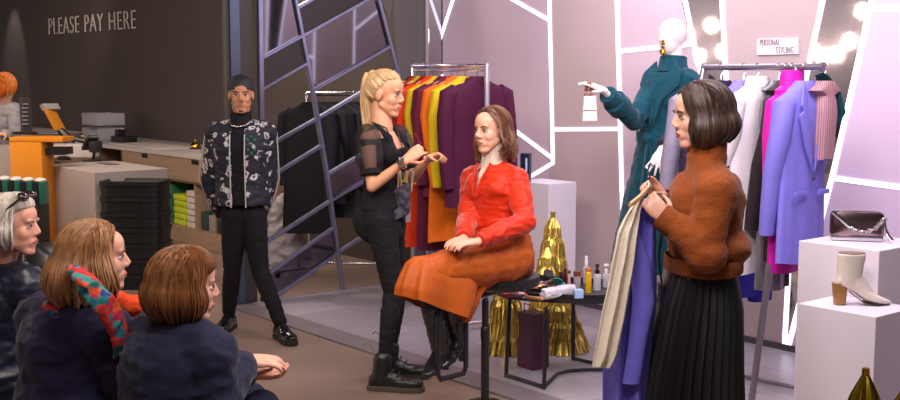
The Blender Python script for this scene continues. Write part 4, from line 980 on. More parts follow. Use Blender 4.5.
glm = mat('sunglass_brown', '2d1a16', .12, coat=.5)
for s in (-1, 1):
    mb = MB(); q = H.p(s*.034, .055, .124); mb.ell(q, (.030, .022, .012), H.R, (H.F*.9-H.U*.45).normalized(), (H.U*.9+H.F*.45).normalized()); mb.build('lens', glm, sg_)
    mb = MB(); mb.tube([H.p(s*.062, .055, .118), H.p(s*.086, .01, .075), H.p(s*.088, -.03, .03)], .0045, 6); mb.build('temple_arm', glm, sg_)
mb = MB(); mb.tube([H.p(-.01, .062, .13), H.p(0, .064, .134), H.p(.01, .062, .13)], .004, 6); mb.build('bridge', glm, sg_)
mb = MB(); tube_ = J['nk']; mb.lathe(tube_-Z*.03, [(.095, -.04), (.105, .0), (.085, .055), (.075, .05), (.08, -.03)], 28); mb.build('coat_collar', puff, r)
# woman with scarf
r, H, J, F_, R_, pel = sitter('seated woman with a long light-brown bob and a multicoloured scarf over a navy coat', (98, 258), 3.9, (1, .30, 0), (.62, .78), (74, 306, 3.92), navyp, sk_fair, shw=.20)
p2 = pel
face_parts(H, r, 'b0605a', '6b4a32')
hb2 = hair_mat('hair_light_brown', 'a9774a', '7a5234')
hair_hang(H, r, 'hair', hb2, (-.05, .30, .95), 60, 300, lambda a: .155, n=250, flare=.040, tuck=.002, jit=.018, seed=12, rad=(.088, .110, .098), elev=-.1, width=.009, wav=.010)
mb = MB()
for i in range(70):
    a = -96+192*i/69; ar_ = math.radians(a); tgt = V((math.copysign(.95, a), .30-.2*abs(a)/96, .0)).normalized()
    mb.tube([scalp(H, slerp(V((-.03, .45+.25*math.cos(ar_), .85)).normalized(), tgt, t/6), .006+.007*math.sin(t*.5)) for t in range(7)]+[scalp(H, tgt, .012)+H.U*-.06, scalp(H, tgt, .010)+H.U*-.12+H.F*-.01, scalp(H, tgt, .006)+H.U*-.17-H.F*.02], [.0075]*9+[.003], 6, flat=.4)
mb.build('front_hair', hb2, r, auto=80)
def scarf_mat():
    m = bpy.data.materials.new('scarf_colours'); m.use_nodes = True; nt = m.node_tree; b = nt.nodes['Principled BSDF']
    tc = nt.nodes.new('ShaderNodeTexCoord'); v = nt.nodes.new('ShaderNodeTexVoronoi'); v.inputs['Scale'].default_value = 34; v.distance = 'CHEBYCHEV'; v.inputs['Randomness'].default_value = .6
    r_ = nt.nodes.new('ShaderNodeValToRGB'); r_.color_ramp.interpolation = 'CONSTANT'; e = r_.color_ramp.elements
    e[0].position = 0; e[0].color = lin('c8322c'); e[1].position = .3; e[1].color = lin('1f6f7a')
    for p_, c_ in ((.48, 'd9562a'), (.62, '2b3f8c'), (.75, 'b52a4e'), (.88, '3d8f88')): q = e.new(p_); q.color = lin(c_)
    nt.links.new(tc.outputs['Object'], v.inputs['Vector']); sp = nt.nodes.new('ShaderNodeSeparateColor'); nt.links.new(v.outputs['Color'], sp.inputs[0]); nt.links.new(sp.outputs[0], r_.inputs[0]); nt.links.new(r_.outputs[0], b.inputs['Base Color']); b.inputs['Roughness'].default_value = .9
    return m
mb = MB(); nk = J['nk']; 
mb.tube([nk+R_*math.cos(t)*.09+F_*math.sin(t)*.085+Z*(-.035-.035*math.sin(t)) for t in [i*2*PI/14 for i in range(15)]], .032, 10, flat=.75)
mb.tube([P(82, 276, 3.70), P(90, 288, 3.62), P(103, 302, 3.62), P(116, 322, 3.66), P(122, 342, 3.70), P(120, 356, 3.74)], [.030, .040, .040, .036, .032, .028], 12, flat=.40, side=(1, 0, 0))
mb.tube([P(72, 268, 3.74), P(80, 275, 3.64), P(92, 286, 3.60)], [.022, .032, .03], 12, flat=.5, side=(1, 0, 0))
link('scarf', blob(mb, .006, 3, wrinkle(.007, (26, 26, 16), .003)), scarf_mat(), r)
mb = MB(); mb.ell(P(134, 306, 4.25), (.085, .07, .035)); mb.cap(P(120, 303, 4.2), .045, P(146, 311, 4.3), .032)
gl = link('orange_gloves', blob(mb, .006, 3, wrinkle(.012, (18, 18, 18), .004)), fabric('orange_wool', 'd4481c', .85)); tag(gl, 'bright orange knitted bundle held on the lap between the two front women', 'gloves')
# woman with short bob, hands clasped
wl_, wr_ = P(246, 372, 3.95), P(243, 361, 3.88)
r, H, J, F_, R_, pel = sitter('woman with a short reddish-brown bob and dark navy coat, sitting with hands clasped', (187, 286), 3.72, (.93, .36, -.10), (.62, .80), (177, 326, 3.74), navy, sk_fair, shw=.16,
     wrists=(wl_, wr_), elbows=(P(205, 392, 4.0), P(215, 404, 3.62)), knees=(P(250, 400, 4.1), P(262, 408, 3.95)),
     hands=[dict(wr=wl_, d=(1, .1, -.12), n=(-.1, -.2, 1), side=1, curl=.45, k=1.0), dict(wr=wr_, d=(1, .25, -.05), n=(.1, .3, -1), side=1, curl=.35, k=1.0)])
p3_ = pel
face_parts(H, r, 'b0605a', '6b4a32')
hb3 = hair_mat('hair_auburn', '8f5a30', '5f3a20')
hair_hang(H, r, 'hair', hb3, (0, .1, .99), 58, 302, lambda a: .125, n=260, flare=.026, tuck=.040, jit=.014, seed=21, rad=(.086, .108, .098), elev=-.15, width=.0085)
mb = MB()
for i in range(70):
    a = -92+184*i/69; ar_ = math.radians(a); e_ = .42-.55*(abs(a)/92)**3; tgt = V((math.sin(ar_)*math.cos(e_), math.cos(ar_)*math.cos(e_), math.sin(e_)))
    mb.tube([scalp(H, slerp(V((.02, .12, .99)).normalized(), tgt, t/6), .006+.010*math.sin(t*.45)) for t in range(7)]+[scalp(H, tgt, .010)-H.U*.03*abs(a)/92], [.0075]*7+[.003], 6, flat=.4)
mb.build('fringe', hb3, r, auto=80)
mb = MB(); mb.lathe(wr_.lerp(J['er'], .06), [(.028, -.006), (.032, 0), (.028, .006)], 18, axis=unit(wr_-J['er'])); mb.build('bracelet', mat('silver', 'd5d2d4', .2, metal=1), r)
# seats
sm_ = mat('seat_grey', '3d3a3c', .6)
for pel_, lab in ((p1, 'dark grey stool under the grey-haired woman'), (p2, 'dark grey stool under the woman with the scarf'), (p3_, 'dark grey stool under the woman with clasped hands')):
    zs_ = pel_.z-.115; t = thing('audience_stool', lab, 'stool', V((pel_.x, pel_.y, 0)), 'audience stools')
    mb = MB(); mb.box((pel_.x, pel_.y, zs_-.03), .38, .38, .05); mb.build('seat', sm_, t, bevel=.015)
    for i in (-1, 1):
        for j in (-1, 1): mb = MB(); mb.cap(V((pel_.x+i*.15, pel_.y+j*.15, zs_-.05)), .015, V((pel_.x+i*.17, pel_.y+j*.17, .016)), .015); mb.build('leg', sm_, t)
# dark bag beyond the grey-haired woman
t = thing('tote_bag', 'black and grey tote bag on the floor just beyond the grey-haired woman', 'bag', V((P(44, 280, 5.6).x, 5.6, 0)))
q0, q1 = P(30, 262, 5.6), P(60, 262, 5.6); zt_ = P(44, 262, 5.6).z
mb = MB(); mb.loft([(V(((q0.x+q1.x)/2, 5.6, .005)), V((.085, 0, 0)), V((0, .16, 0))), (V(((q0.x+q1.x)/2, 5.6, zt_-.02)), V((.080, 0, 0)), V((0, .13, 0))), (V(((q0.x+q1.x)/2, 5.6, zt_)), V((.07, 0, 0)), V((0, .12, 0)))], 24, p=5); mb.build('bag_body', mat('bag_grey', '6f6765', .7), t)
mb = MB(); mb.loft([(V(((q0.x+q1.x)/2, 5.6, zt_-.002)), V((.086, 0, 0)), V((0, .14, 0))), (V(((q0.x+q1.x)/2, 5.6, zt_+.05)), V((.083, 0, 0)), V((0, .12, 0))), (V(((q0.x+q1.x)/2-.02, 5.6, zt_+.085)), V((.05, 0, 0)), V((0, .10, 0)))], 24, p=4); mb.build('bag_flap', bp, t)

# ================= cashier =================
Yk = 10.6
J = dict(nk=P(3, 102, Yk), sr=P(-9, 112, Yk-.05), sl=P(14, 110, Yk), hr=P(-7, 168, Yk+.12), hl=P(8, 168, Yk+.14), er=P(-14, 138, Yk-.15), el=P(15, 136, Yk-.15), wr=P(-6, 134, Yk-.35), wl=P(4, 134, Yk-.40),
         kl=V((0, 0, 0)), kr=V((0, 0, 0)), al=V((0, 0, 0)), ar=V((0, 0, 0)), fl=(0, -1, 0), fr=(0, -1, 0))
for s, o_ in (('l', 'hl'), ('r', 'hr')): h_ = J[o_]; J['k'+s] = V((h_.x, h_.y, .48)); J['a'+s] = V((h_.x, h_.y, .10))
H = Head(P(3, 87, Yk-.06), (-.9, -.3, -.45))
r = person('person', 'ginger-haired cashier in a grey top bending over the desk at the far left', J, H, sk_fair, voxel=.007, hands=[dict(wr=J['wr'], d=(.2, -1, 0), n=(0, 0, -1), side=-1), dict(wr=J['wl'], d=(-.3, -1, 0), n=(0, 0, -1), side=1)])
face_parts(H, r, 'b0605a', '8a5a30')
hair_hang(H, r, 'hair', hair_mat('hair_ginger', 'd4782a', 'a85418'), (0, .3, .95), 50, 310, .12, n=110, flare=.02, seed=5, jit=.012, elev=-.1)
mb = MB(); torso_geo(mb, J, .02, hi=.96); arm_geo(mb, J, 'l', .02, .95); arm_geo(mb, J, 'r', .02, .95); link('grey_top', blob(mb, .010, 4, wrinkle(.006)), fabric('grey_jersey', '938e92'), r)
mb = MB(); [leg_geo(mb, J, s, .012, .95) for s in 'lr']; torso_geo(mb, J, .012, hi=.2); link('trousers', blob(mb, .012, 3), blackcloth, r)
for s in 'lr': shoe(r, J['a'+s], (0, -1, 0), rub, rub, .25)

# ================= mannequin in teal coat =================
Y = 6.9
mw = mat('mannequin_white', 'ece2e2', .3, coat=.2)
nkp = P(673, 66, Y); base = V((P(664, 300, Y).x, Y, .012))
t = thing('mannequin', 'white mannequin in a long belted teal coat, one arm stretched out', 'mannequin', base)
H = Head(P(672, 37, Y), (-.85, -.5, 0), k=.98)
Jm = dict(nk=nkp, sr=P(656, 82, Y+.08), sl=P(687, 84, Y-.08), hr=P(648, 190, Y+.05), hl=P(672, 190, Y-.05),
          er=P(634, 121, Y-.12), el=P(684, 124, Y-.14), wr=P(603, 90, Y-.40), wl=P(662, 150, Y-.30),
          kr=P(650, 262, Y-.08), kl=P(670, 262, Y), ar=P(655, 322, Y-.02), al=P(672, 322, Y+.08))
for s in 'lr': Jm['a'+s].z = .17
mb = MB(); H.ell(mb, (0, -.005, .02), (.074, .095, .092), n=24, m=16); H.ell(mb, (0, .02, -.035), (.058, .068, .078), n=24, m=16); H.ell(mb, (0, .05, -.075), (.03, .035, .035)); H.cap(mb, (0, .085, .01), .010, (0, .093, -.02), .011)
mb.cap(nkp, .055, H.p(0, -.02, -.06), .048); torso_geo(mb, Jm, 0); [arm_geo(mb, Jm, s, -.004, k=.9) for s in 'lr']; [leg_geo(mb, Jm, s, -.004, k=.9) for s in 'lr']
for s in 'lr': foot_geo(mb, Jm['a'+s], (-.8, -.5, 0), z=.085)
hand_geo(mb, Jm['wr'], unit(P(583, 82, Y-.44)-Jm['wr']), (.0, .3, -1), 1, curls=[.05, .18, .22, .3], spread=.10, thumb=-.2, k=.95)
hand_geo(mb, Jm['wl'], unit(P(652, 172, Y-.34)-Jm['wl']), (.3, .9, .1), 1, curl=.12, spread=.42, k=.95, thumb=-.3)
link('body', blob(mb, .005, 3), mw, t)
mb = MB(); mb.lathe(V((base.x, Y, .012)), [(.19, .001), (.19, .012), (.05, .02), (.001, .02)], 32); mb.lathe(V((base.x, Y, .012)), [(.012, .02), (.012, .5)], 12); mb.build('stand', mat('chrome', 'd8d4dc', .15, metal=1), t)
teal = fabric('teal_wool', '0b4252', .85, var=.12, bump=.35, bscale=70, sheen=.2)
mb = MB(); torso_geo(mb, Jm, .036, lo=.2, hi=.96, bust=.7); arm_geo(mb, Jm, 'r', .020, .84); arm_geo(mb, Jm, 'l', .020, .82)
pc = (Jm['hl']+Jm['hr'])/2; wst = pc.lerp(nkp, .42); axm = unit(Jm['sl']-Jm['sr']); fm = unit(axm.cross(Z))*-1
mb.cap(wst+Z*.05, .15, pc+Z*.05, .19)
hm = P(640, 250, Y).z
mb.loft([(wst, axm*.16, fm*.13), (pc, axm*.215, fm*.18), (V((pc.x-.01, pc.y, (pc.z+hm)/2)), axm*.25, fm*.21), (V((pc.x-.02, pc.y, hm-.1)), axm*.285, fm*.24)], 28)
cm = link('coat', blob(mb, .009, 5, wrinkle(.009, (9, 9, 10), .003)), teal, t)
mb = MB(); mb.loft([(wst-Z*.035, axm*.178, fm*.150), (wst-Z*.03, axm*.185, fm*.157), (wst+Z*.03, axm*.185, fm*.157), (wst+Z*.035, axm*.178, fm*.150)], 32)
k_ = wst+fm*(-.15 if fm.y > 0 else .15); fr_ = unit(V((-.75, -.66, 0))); k_ = wst+fr_*.165
mb.ell(k_, (.035, .03, .035)); mb.bar(k_, k_+V((-.04, -.03, -.30)), .045, .014); mb.bar(k_, k_+V((.06, -.03, -.26)), .045, .014); mb.build('belt', teal, cm)
def lapel(mb, pts, th): mb.prism(pts, th)
mb = MB(); d = unit(H.p(0, -.02, -.06)-nkp)
mb.lathe(nkp-d*.02, [(.105, -.02), (.085, .03), (.080, .075), (.072, .078), (.07, .03), (.09, -.02)], 32, axis=d); mb.build('stand_collar', teal, cm)
for sgn in (1, -1):
    mb = MB(); sd = V((-fr_.y, fr_.x, 0))*sgn; a0 = nkp+Z*.03+sd*.07
    mb.prism([a0+fr_*.06, a0+sd*.06+fr_*.085-Z*.06, a0+sd*.075+fr_*.12-Z*.14, nkp+sd*.06+fr_*.165-Z*.20, nkp+sd*.01+fr_*.185-Z*.36, nkp+sd*.0+fr_*.165-Z*.30, nkp+sd*.02+fr_*.12-Z*.10], fr_*.014); mb.build('lapel', teal, cm, bevel=.004)
d = unit(Jm['wr']-Jm['er']); mb = MB(); mb.lathe(Jm['er'].lerp(Jm['wr'], .55), [(.062, -.045), (.072, -.042), (.070, .04), (.060, .044)], 24, axis=d); mb.lathe(Jm['er'].lerp(Jm['wr'], .84), [(.045, -.1), (.055, .0), (.05, .01)], 24, axis=d); mb.build('cuff', teal, cm)
d = unit(Jm['wl']-Jm['el']); mb = MB(); mb.lathe(Jm['el'].lerp(Jm['wl'], .84), [(.050, -.08), (.056, .0), (.045, .015)], 24, axis=d); mb.build('cuff', mat('cuff_dark', '2a3038', .8), cm)
er_ = thing('earring', 'large gold drop earring on the mannequin head', 'earring', H.p(-.05, .06, -.05)); q = P(663, 47, Y-.10)
mb = MB(); mb.lathe(q+Z*.03, [(.008, -.02), (.013, -.012), (.008, .0), (.011, .008), (.003, .014)], 14); mb.lathe(q-Z*.02, [(.003, -.028), (.018, -.022), (.020, -.005), (.010, .012), (.012, .02), (.004, .026)], 16); mb.build('gold_drop', brass, er_)
# white handbag hanging on the mannequin's hand
Yh = Jm['wr'].y-.03; t = thing('handbag', 'small white handbag hanging by a chunky brown bead handle from the mannequin hand', 'handbag', P(589, 120, Yh))
mb = MB(); a = [P(583.5, 97, Yh), P(594.5, 96.5, Yh), P(597, 121, Yh), P(581.5, 121.5, Yh)]; mb.prism([q+V((0, .035, 0)) for q in a], V((0, -.07, 0))); mb.build('bag_body', mat('bag_white', 'e9dfdb', .35), t, smooth=False, bevel=.006)
mb = MB(); mb.prism([q+V((0, -.037, 0)) for q in (P(583, 96, Yh), P(595, 95.5, Yh), P(596, 110, Yh), P(582.3, 110, Yh))], V((0, -.006, 0))); mb.build('bag_flap', mat('bag_white', 'e9dfdb', .35), t, smooth=False, bevel=.002)
for i in range(9):
    f = i/8; an = PI*f; q = P(588.8-2.6*math.cos(an), 95-11.5*math.sin(an)**.8, Yh+.02*math.cos(an*2)); mb = MB(); mb.ell(q, (.013, .013, .011)); mb.build('handle_bead', mat('bead_brown', '8a4a26', .2, coat=.5), t)

# ================= garments =================
wood_h = mat('hanger_wood', 'd3a877', .45, var=.1); chrome = mat('chrome', 'd8d4dc', .15, metal=1)
def hanger(top, a, n, label, group, wm=None, w=.21):
    """top = point on the rail; a = along the shoulders; n = along the rail"""
    a, n = unit(a), unit(n); t = thing('coat_hanger', label, 'hanger', top-Z*.02, group)
    mb = MB(); pts = []
    for i in range(10): an = math.radians(-60+220*i/9); pts.append(top+a*math.cos(an)*.020+Z*(math.sin(an)*.020+.0))
    pts = pts[::-1]+[top+a*.008-Z*.03, top-Z*.045, top-Z*.085]; mb.tube(pts, .0025, 6); mb.build('hook', chrome, t)
    mb = MB(); c = top-Z*.09; mb.tube([c-a*w-Z*.075, c-a*w*.5-Z*.02, c+Z*.004, c+a*w*.5-Z*.02, c+a*w-Z*.075], [.012, .013, .013, .013, .012], 8, flat=.7, side=n); mb.build('shoulder_bar', wm or wood_h, t)
    return t
def garment(name, label, cat, group, top, a, n, length, m, sleeve=.56, wide=.235, depth=.055, flare=.0, folds=5, amp=.10, lapels=False, collar=False, seed=0, drop=0.0, sleeves=True, halfs=False, cuffs=None, tall=.0, sm=None, fringe=0):
    a, n = unit(a), unit(n); c0 = top-Z*.085; rnd = random.Random(seed); ph = rnd.uniform(0, 6)
    t = thing(name, label, cat, c0-Z*length, group)
    W_ = wide
    lv = [(.018+tall, .050, .045), (-.002, .072, .050), (-.028, .125, .050), (-.052, W_*.80, .050), (-.080, W_*.97, .055), (-.13, W_*.99, .062), (-.26, W_*.93, depth+.008), (-.42, W_*.90, depth), (-.7, W_*.96, depth*1.05), (-1.0, W_*1.02, depth*1.1), (-1.3, W_*1.06, depth*1.15)]
    lv = [x for x in lv if -x[0] < length-.03]; f = (length-.4)/.9; lv.append((-length, W_*(.90+.16*max(0, f))+flare, depth*1.08+flare*.2))
    rs = []; nn = 72
    for z_, w_, d_ in lv:
        r_ = []; k = min(1, max(0, -z_-.05)/.45)
        for j in range(nn):
            th = 2*PI*j/nn; x, y = math.cos(th), math.sin(th); m_ = 1+amp*k*math.sin(folds*th+ph+z_*1.2)+amp*.5*k*math.sin((folds*2+1)*th+ph*2)
            r_.append(c0+Z*(z_+.006*math.sin(3*th+ph)*k)+a*(math.copysign(abs(x)**.85, x)*w_*(1+amp*.25*k*math.sin(folds*th+ph)))+n*(y*d_*m_))
        rs.append(r_)
    # drape along the shoulder slope
    mb = MB(); mb.rings(rs, True, True); b = mb.build('body', m, t)
    if sleeves:
        for s in (-1, 1):
            mb = MB(); S = c0+a*s*(W_-.035)-Z*.10; q = rnd.uniform(-.02, .05)
            pts = [c0+a*s*(W_-.075)-Z*.085, S+a*s*.005, S+a*s*.028-Z*.14, S+a*s*.035-Z*.30+n*q, S+a*s*.030-Z*(sleeve-.1)+n*q*1.8, S+a*s*.022-Z*sleeve+n*q*2.2]
            mb.tube(pts, [.055, .064, .060, .054, .047, .043], 18, flat=.8, side=a); mb.build('sleeve', sm or m, t)
            if cuffs: mb = MB(); mb.tube([pts[-1]+Z*.05, pts[-1]-Z*.004], [.047, .046], 18, flat=.8, side=a); mb.build('cuff', cuffs, t)
    if lapels:
        for s in (-1, 1):
            mb = MB(); o_ = n*-1*(depth+.014); q = c0+o_
            mb.prism([q+a*s*.055+Z*.02+n*.03, q+a*s*.115-Z*.10+n*.0, q+a*s*.095-Z*.125, q+a*s*.125-Z*.145, q+a*s*.075-Z*.30, q+a*s*.006-Z*.42, q+a*s*.012-Z*.36, q+a*s*.04-Z*.12+n*.01], -n*.010); mb.build('lapel', m, t, bevel=.003)
            mb = MB(); z_ = .52; mb.obox(q+a*s*.095-Z*z_-n*.004, a*.045, n*.004, Z*.012); mb.build('pocket_flap', m, t, bevel=.002)
        mb = MB(); mb.lathe(c0-n*(depth+.022)-Z*.45, [(.012, -.003), (.012, .003), (.001, .004)], 14, axis=n); mb.build('button', mat('button_dark', '3a3668', .3), t)
    if collar:
        mb = MB(); mb.loft([(c0-Z*.015, a*.080, n*.058), (c0+Z*(.035+tall), a*.066, n*.050), (c0+Z*(.04+tall), a*.058, n*.042), (c0-Z*.01, a*.06, n*.04)], 28); mb.build('collar', m, t)
    return t
def rail_rack(p0, p1, label, legs, m, r=.013):
    t = thing('clothes_rack', label, 'clothes rack', V((((p0+p1)/2).x, ((p0+p1)/2).y, 0)))
    mb = MB(); mb.cap(p0, r, p1, r); mb.build('rail', m, t)
    return t
def leg_tube(t, a, b, m, r=.013, name='leg'): mb = MB(); mb.cap(a, r, b, r); return mb.build(name, m, t)
# ---- warm rack
A, B = P(412, 66, 8.15), P(487, 65, 7.35); A.z = B.z = 1.72
rk = rail_rack(A, B, 'chrome clothes rack of red, orange and plum clothes behind the seated woman', None, chrome)
leg_tube(rk, B, V((B.x, B.y, .06)), mat('rack_grey', 'aaa3ae', .3, metal=.6), .017, 'post'); leg_tube(rk, A, V((A.x, A.y, .06)), chrome, .015, 'post')
dR = unit(B-A); cr_ = unit(V((dR.y, -dR.x, 0)))
for q in (A, B):
    leg_tube(rk, V((q.x, q.y, .06))-cr_*.24, V((q.x, q.y, .06))+cr_*.24, chrome, .015, 'foot_bar')
    for s in (-1, 1):
        mb = MB(); c = V((q.x, q.y, .012+.025))+cr_*s*.22; mb.lathe(c, [(.001, -.01), (.024, -.01), (.024, .01), (.001, .01)], 18, axis=cr_.cross(Z)); mb.build('caster', rub, rk)
leg_tube(rk, A+Z*-.03, B-Z*.03, chrome, .007, 'rail')
warm = [('5e1216', 'dark_red', .05, 'shirt', 'dark red shirt at the left end of the warm rack'), ('8c2a14', 'brick', .09, 'jacket', 'brick red jacket second from the left on the warm rack'), ('b9a41c', 'mustard', .16, 'top', 'mustard yellow top just right of the brick red jacket'),
        ('7c1a18', 'deep_red', .23, 'shirt', 'deep red shirt in the left half of the warm rack'), ('d83a14', 'scarlet', .31, 'dress', 'scarlet blouse behind the stylist\'s hands on the warm rack'), ('c9a818', 'yellow', .39, 'top', 'first bright yellow top on the warm rack, next to the scarlet blouse'),
        ('571633', 'wine', .47, 'dress', 'long wine coloured dress in the middle of the warm rack'), ('6d1f3a', 'berry', .55, 'shirt', 'berry shirt between the wine dress and the orange coat'), ('dd6a14', 'orange', .63, 'coat', 'long orange coat on the warm rack'), ('d4b41a', 'lemon', .73, 'top', 'second yellow top, between the orange coat and the plum jacket'),
        ('471232', 'plum', .88, 'jacket', 'large plum jacket at the right end of the warm rack')]
gy = Quaternion((0, 0, 1), math.radians(12))
acr = V((dR.y, -dR.x, 0)); acr = -acr if acr.x < 0 else acr
Ls = {'shirt': .78, 'jacket': .82, 'top': .62, 'dress': 1.15, 'coat': 1.08}
for i, (c, nm, f, kd, lab) in enumerate(warm):
    top = A.lerp(B, f)+Z*.0; aa = acr.copy(); aa.rotate(Quaternion((0, 0, 1), math.radians(random.Random(i).uniform(-6, 6)))); nn_ = aa.cross(Z); nn_ = nn_ if nn_.dot(dR) < 0 else -nn_
    nn_ = -nn_
    hanger(top, aa, nn_, 'hanger of the '+lab, 'hangers on the warm rack')
    fm_ = fabric('garment_'+nm, c, .75, var=.12, bump=.2, stretch=(1, 1, .4))
    garment({'shirt': 'hanging_shirt', 'jacket': 'hanging_jacket', 'top': 'hanging_blouse', 'dress': 'hanging_dress', 'coat': 'hanging_coat'}[kd], lab, {'shirt': 'shirt', 'jacket': 'jacket', 'top': 'top', 'dress': 'dress', 'coat': 'coat'}[kd], 'clothes on the warm rack', top, aa, nn_, Ls[kd], fm_, seed=i, wide=.225 if kd != 'jacket' or i < 9 else .25, depth=.042, lapels=(kd in ('jacket', 'coat')), sleeve=.60)
# ---- right rack (lilac clothes)
A, B = P(704, 67, 6.05), P(822, 67, 5.50); A.z = B.z = 1.705
rmet = mat('rack_steel', '8f8894', .3, metal=.8)
rk = rail_rack(A, B, 'grey steel A-frame clothes rack of lilac, white and pink clothes on the right', None, rmet, .017)
dR = unit(B-A); cr_ = V((dR.y, -dR.x, 0)); cr_ = -cr_ if cr_.x < 0 else cr_
Bp = B-dR*.14; Ap = A+dR*.0
foot_n = G(750, 412, .015); foot_f = Bp*2-foot_n; foot_f.z = .015
leg_tube(rk, Bp, foot_n, rmet, .017); leg_tube(rk, Bp, V((Bp.x+(Bp.x-foot_n.x)*.6, Bp.y+(Bp.y-foot_n.y)*.6, .015)), rmet, .017)
leg_tube(rk, Ap, V((Ap.x-.30, Ap.y-.12, .015)), rmet, .017); leg_tube(rk, Ap, V((Ap.x+.26, Ap.y+.10, .015)), rmet, .017)
leg_tube(rk, foot_n+Z*.03, V((Ap.x-.30, Ap.y-.12, .045)), rmet, .010, 'brace'); leg_tube(rk, G(742, 376, .03), G(812, 391, .03), rmet, .011, 'brace')
mb = MB(); mb.lathe(B, [(.017, -.01), (.024, -.008), (.024, .012), (.001, .014)], 16, axis=dR); mb.build('end_cap', rmet, rk)
def stripes(name, c1, c2, sc, ax=0):
    m = bpy.data.materials.new(name); m.use_nodes = True; nt = m.node_tree; b = nt.nodes['Principled BSDF']; tc = nt.nodes.new('ShaderNodeTexCoord'); wv = nt.nodes.new('ShaderNodeTexWave'); wv.inputs['Scale'].default_value = sc; wv.bands_direction = 'XYZ'[ax] if ax < 3 else 'DIAGONAL'
    r_ = nt.nodes.new('ShaderNodeValToRGB'); r_.color_ramp.elements[0].position = .42; r_.color_ramp.elements[1].position = .58; r_.color_ramp.elements[0].color = lin(c1); r_.color_ramp.elements[1].color = lin(c2)
    nt.links.new(tc.outputs['Object'], wv.inputs['Vector']); nt.links.new(wv.outputs['Fac'], r_.inputs[0]); nt.links.new(r_.outputs[0], b.inputs['Base Color']); b.inputs['Roughness'].default_value = .6; return m
lil = fabric('lilac_wool', '7d74d4', .75, var=.05, bump=.12); 
cool = [('shirt', fabric('grey_lilac_cloth', '8f86a0', .5), 'grey-lilac shirt at the left end of the lilac rack', .0, .75, .22), ('shirt', fabric('ink_cloth', '2c2440', .7), 'dark ink-blue shirt second from the left on the lilac rack', .16, .80, .21),
        ('jacket', lil, 'lilac blazer in the left half of the rack, beside the sweater woman', .36, .80, .21), ('shirt', fabric('white_linen', 'ded4dc', .6, var=.04), 'white linen shirt on the lilac rack', .48, .95, .21),
        ('skirt', mat('silver_lame', '8c8790', .3, metal=.5, col2='3a363e', vscale=24, stretch=(1, 1, .15)), 'pleated silver and black garment right of the white shirt', .66, 1.02, .12), ('dress', fabric('black_print', '2a2226', .6), 'black printed dress beside the magenta top', .72, .86, .12),
        ('shirt', fabric('magenta_silk', 'c4189c', .5), 'magenta high-necked top in the middle of the lilac rack', .77, .92, .15), ('jacket', lil, 'large lilac blazer hanging foremost on the rack', .86, .86, .19), ('top', stripes('pink_plaid', 'b98a94', '8a5f6c', 30, 0), 'pink checked top right of the large lilac blazer', .955, .36, .07)]
for i, (kd, m_, lab, f, L_, w_) in enumerate(cool):
    top = A.lerp(B, f); aa = cr_.copy(); nn_ = V((dR.x, dR.y, 0))
    if i == 7: top = top+V((.0, -.02, 0))
    if i == 8: top = top+cr_*.07
    hanger(top, aa, -nn_, 'hanger of the '+lab, 'hangers on the lilac rack', w=w_-.02)
    garment({'shirt': 'hanging_shirt', 'jacket': 'hanging_jacket', 'top': 'hanging_blouse', 'dress': 'hanging_dress', 'skirt': 'hanging_dress'}[kd], lab, {'shirt': 'shirt', 'jacket': 'jacket', 'top': 'top', 'dress': 'dress', 'skirt': 'dress'}[kd], 'clothes on the lilac rack', top, aa, -nn_, L_, m_, seed=20+i, wide=w_, depth=.045, lapels=kd == 'jacket', collar=(i in (3, 6)), tall=.03 if i == 6 else 0, sleeve=.62, sleeves=i not in (4, 8), folds=9 if kd == 'skirt' else 5, amp=.16 if kd == 'skirt' else .09)
dblue = fabric('royal_blue', '2d2f9c', .7)
for (px, y0, y1, Yd, lab, w_) in ((752, 175, 298, 6.15, 'royal blue trousers hanging low on the lilac rack behind the sweater woman', .15), (741, 175, 283, 6.25, 'dark blue trousers hanging behind the royal blue ones', .10)):
    tp_ = P(px, y0, Yd); bt_ = P(px, y1, Yd); t = thing('hanging_trousers', lab, 'trousers', bt_, 'clothes on the lilac rack')
    for s in (-1, 1):
        mb = MB(); cc = cr_*s*w_*.45
        mb.loft([(tp_+cc, cr_*w_*.5, dR*.035), (tp_.lerp(bt_, .5)+cc, cr_*w_*.52, dR*.045), (bt_+cc*1.05-Z*.02*s, cr_*w_*.55, dR*.04)], 20, p=3); mb.build('trouser_leg', dblue if px == 752 else fabric('ink_blue', '20215a', .7), t)
# teal sleeve piece at the far end
top = B-dR*.02-cr_*.0; 
tq = P(829, 100, 5.62); t = thing('hanging_scarf', 'teal knitted scarf draped over the far right end of the lilac rack', 'scarf', tq); mb = MB()
mb.tube([P(819, 74, 5.54), P(824, 80, 5.58), P(831, 96, 5.62), P(834, 112, 5.64), P(830, 126, 5.64)], [.022, .035, .050, .055, .035], 16, flat=.35, side=(1, 0, 0)); link('cloth', blob(mb, .006, 3, wrinkle(.006, (20, 20, 10))), fabric('teal_knit', '16434f', .8), t)

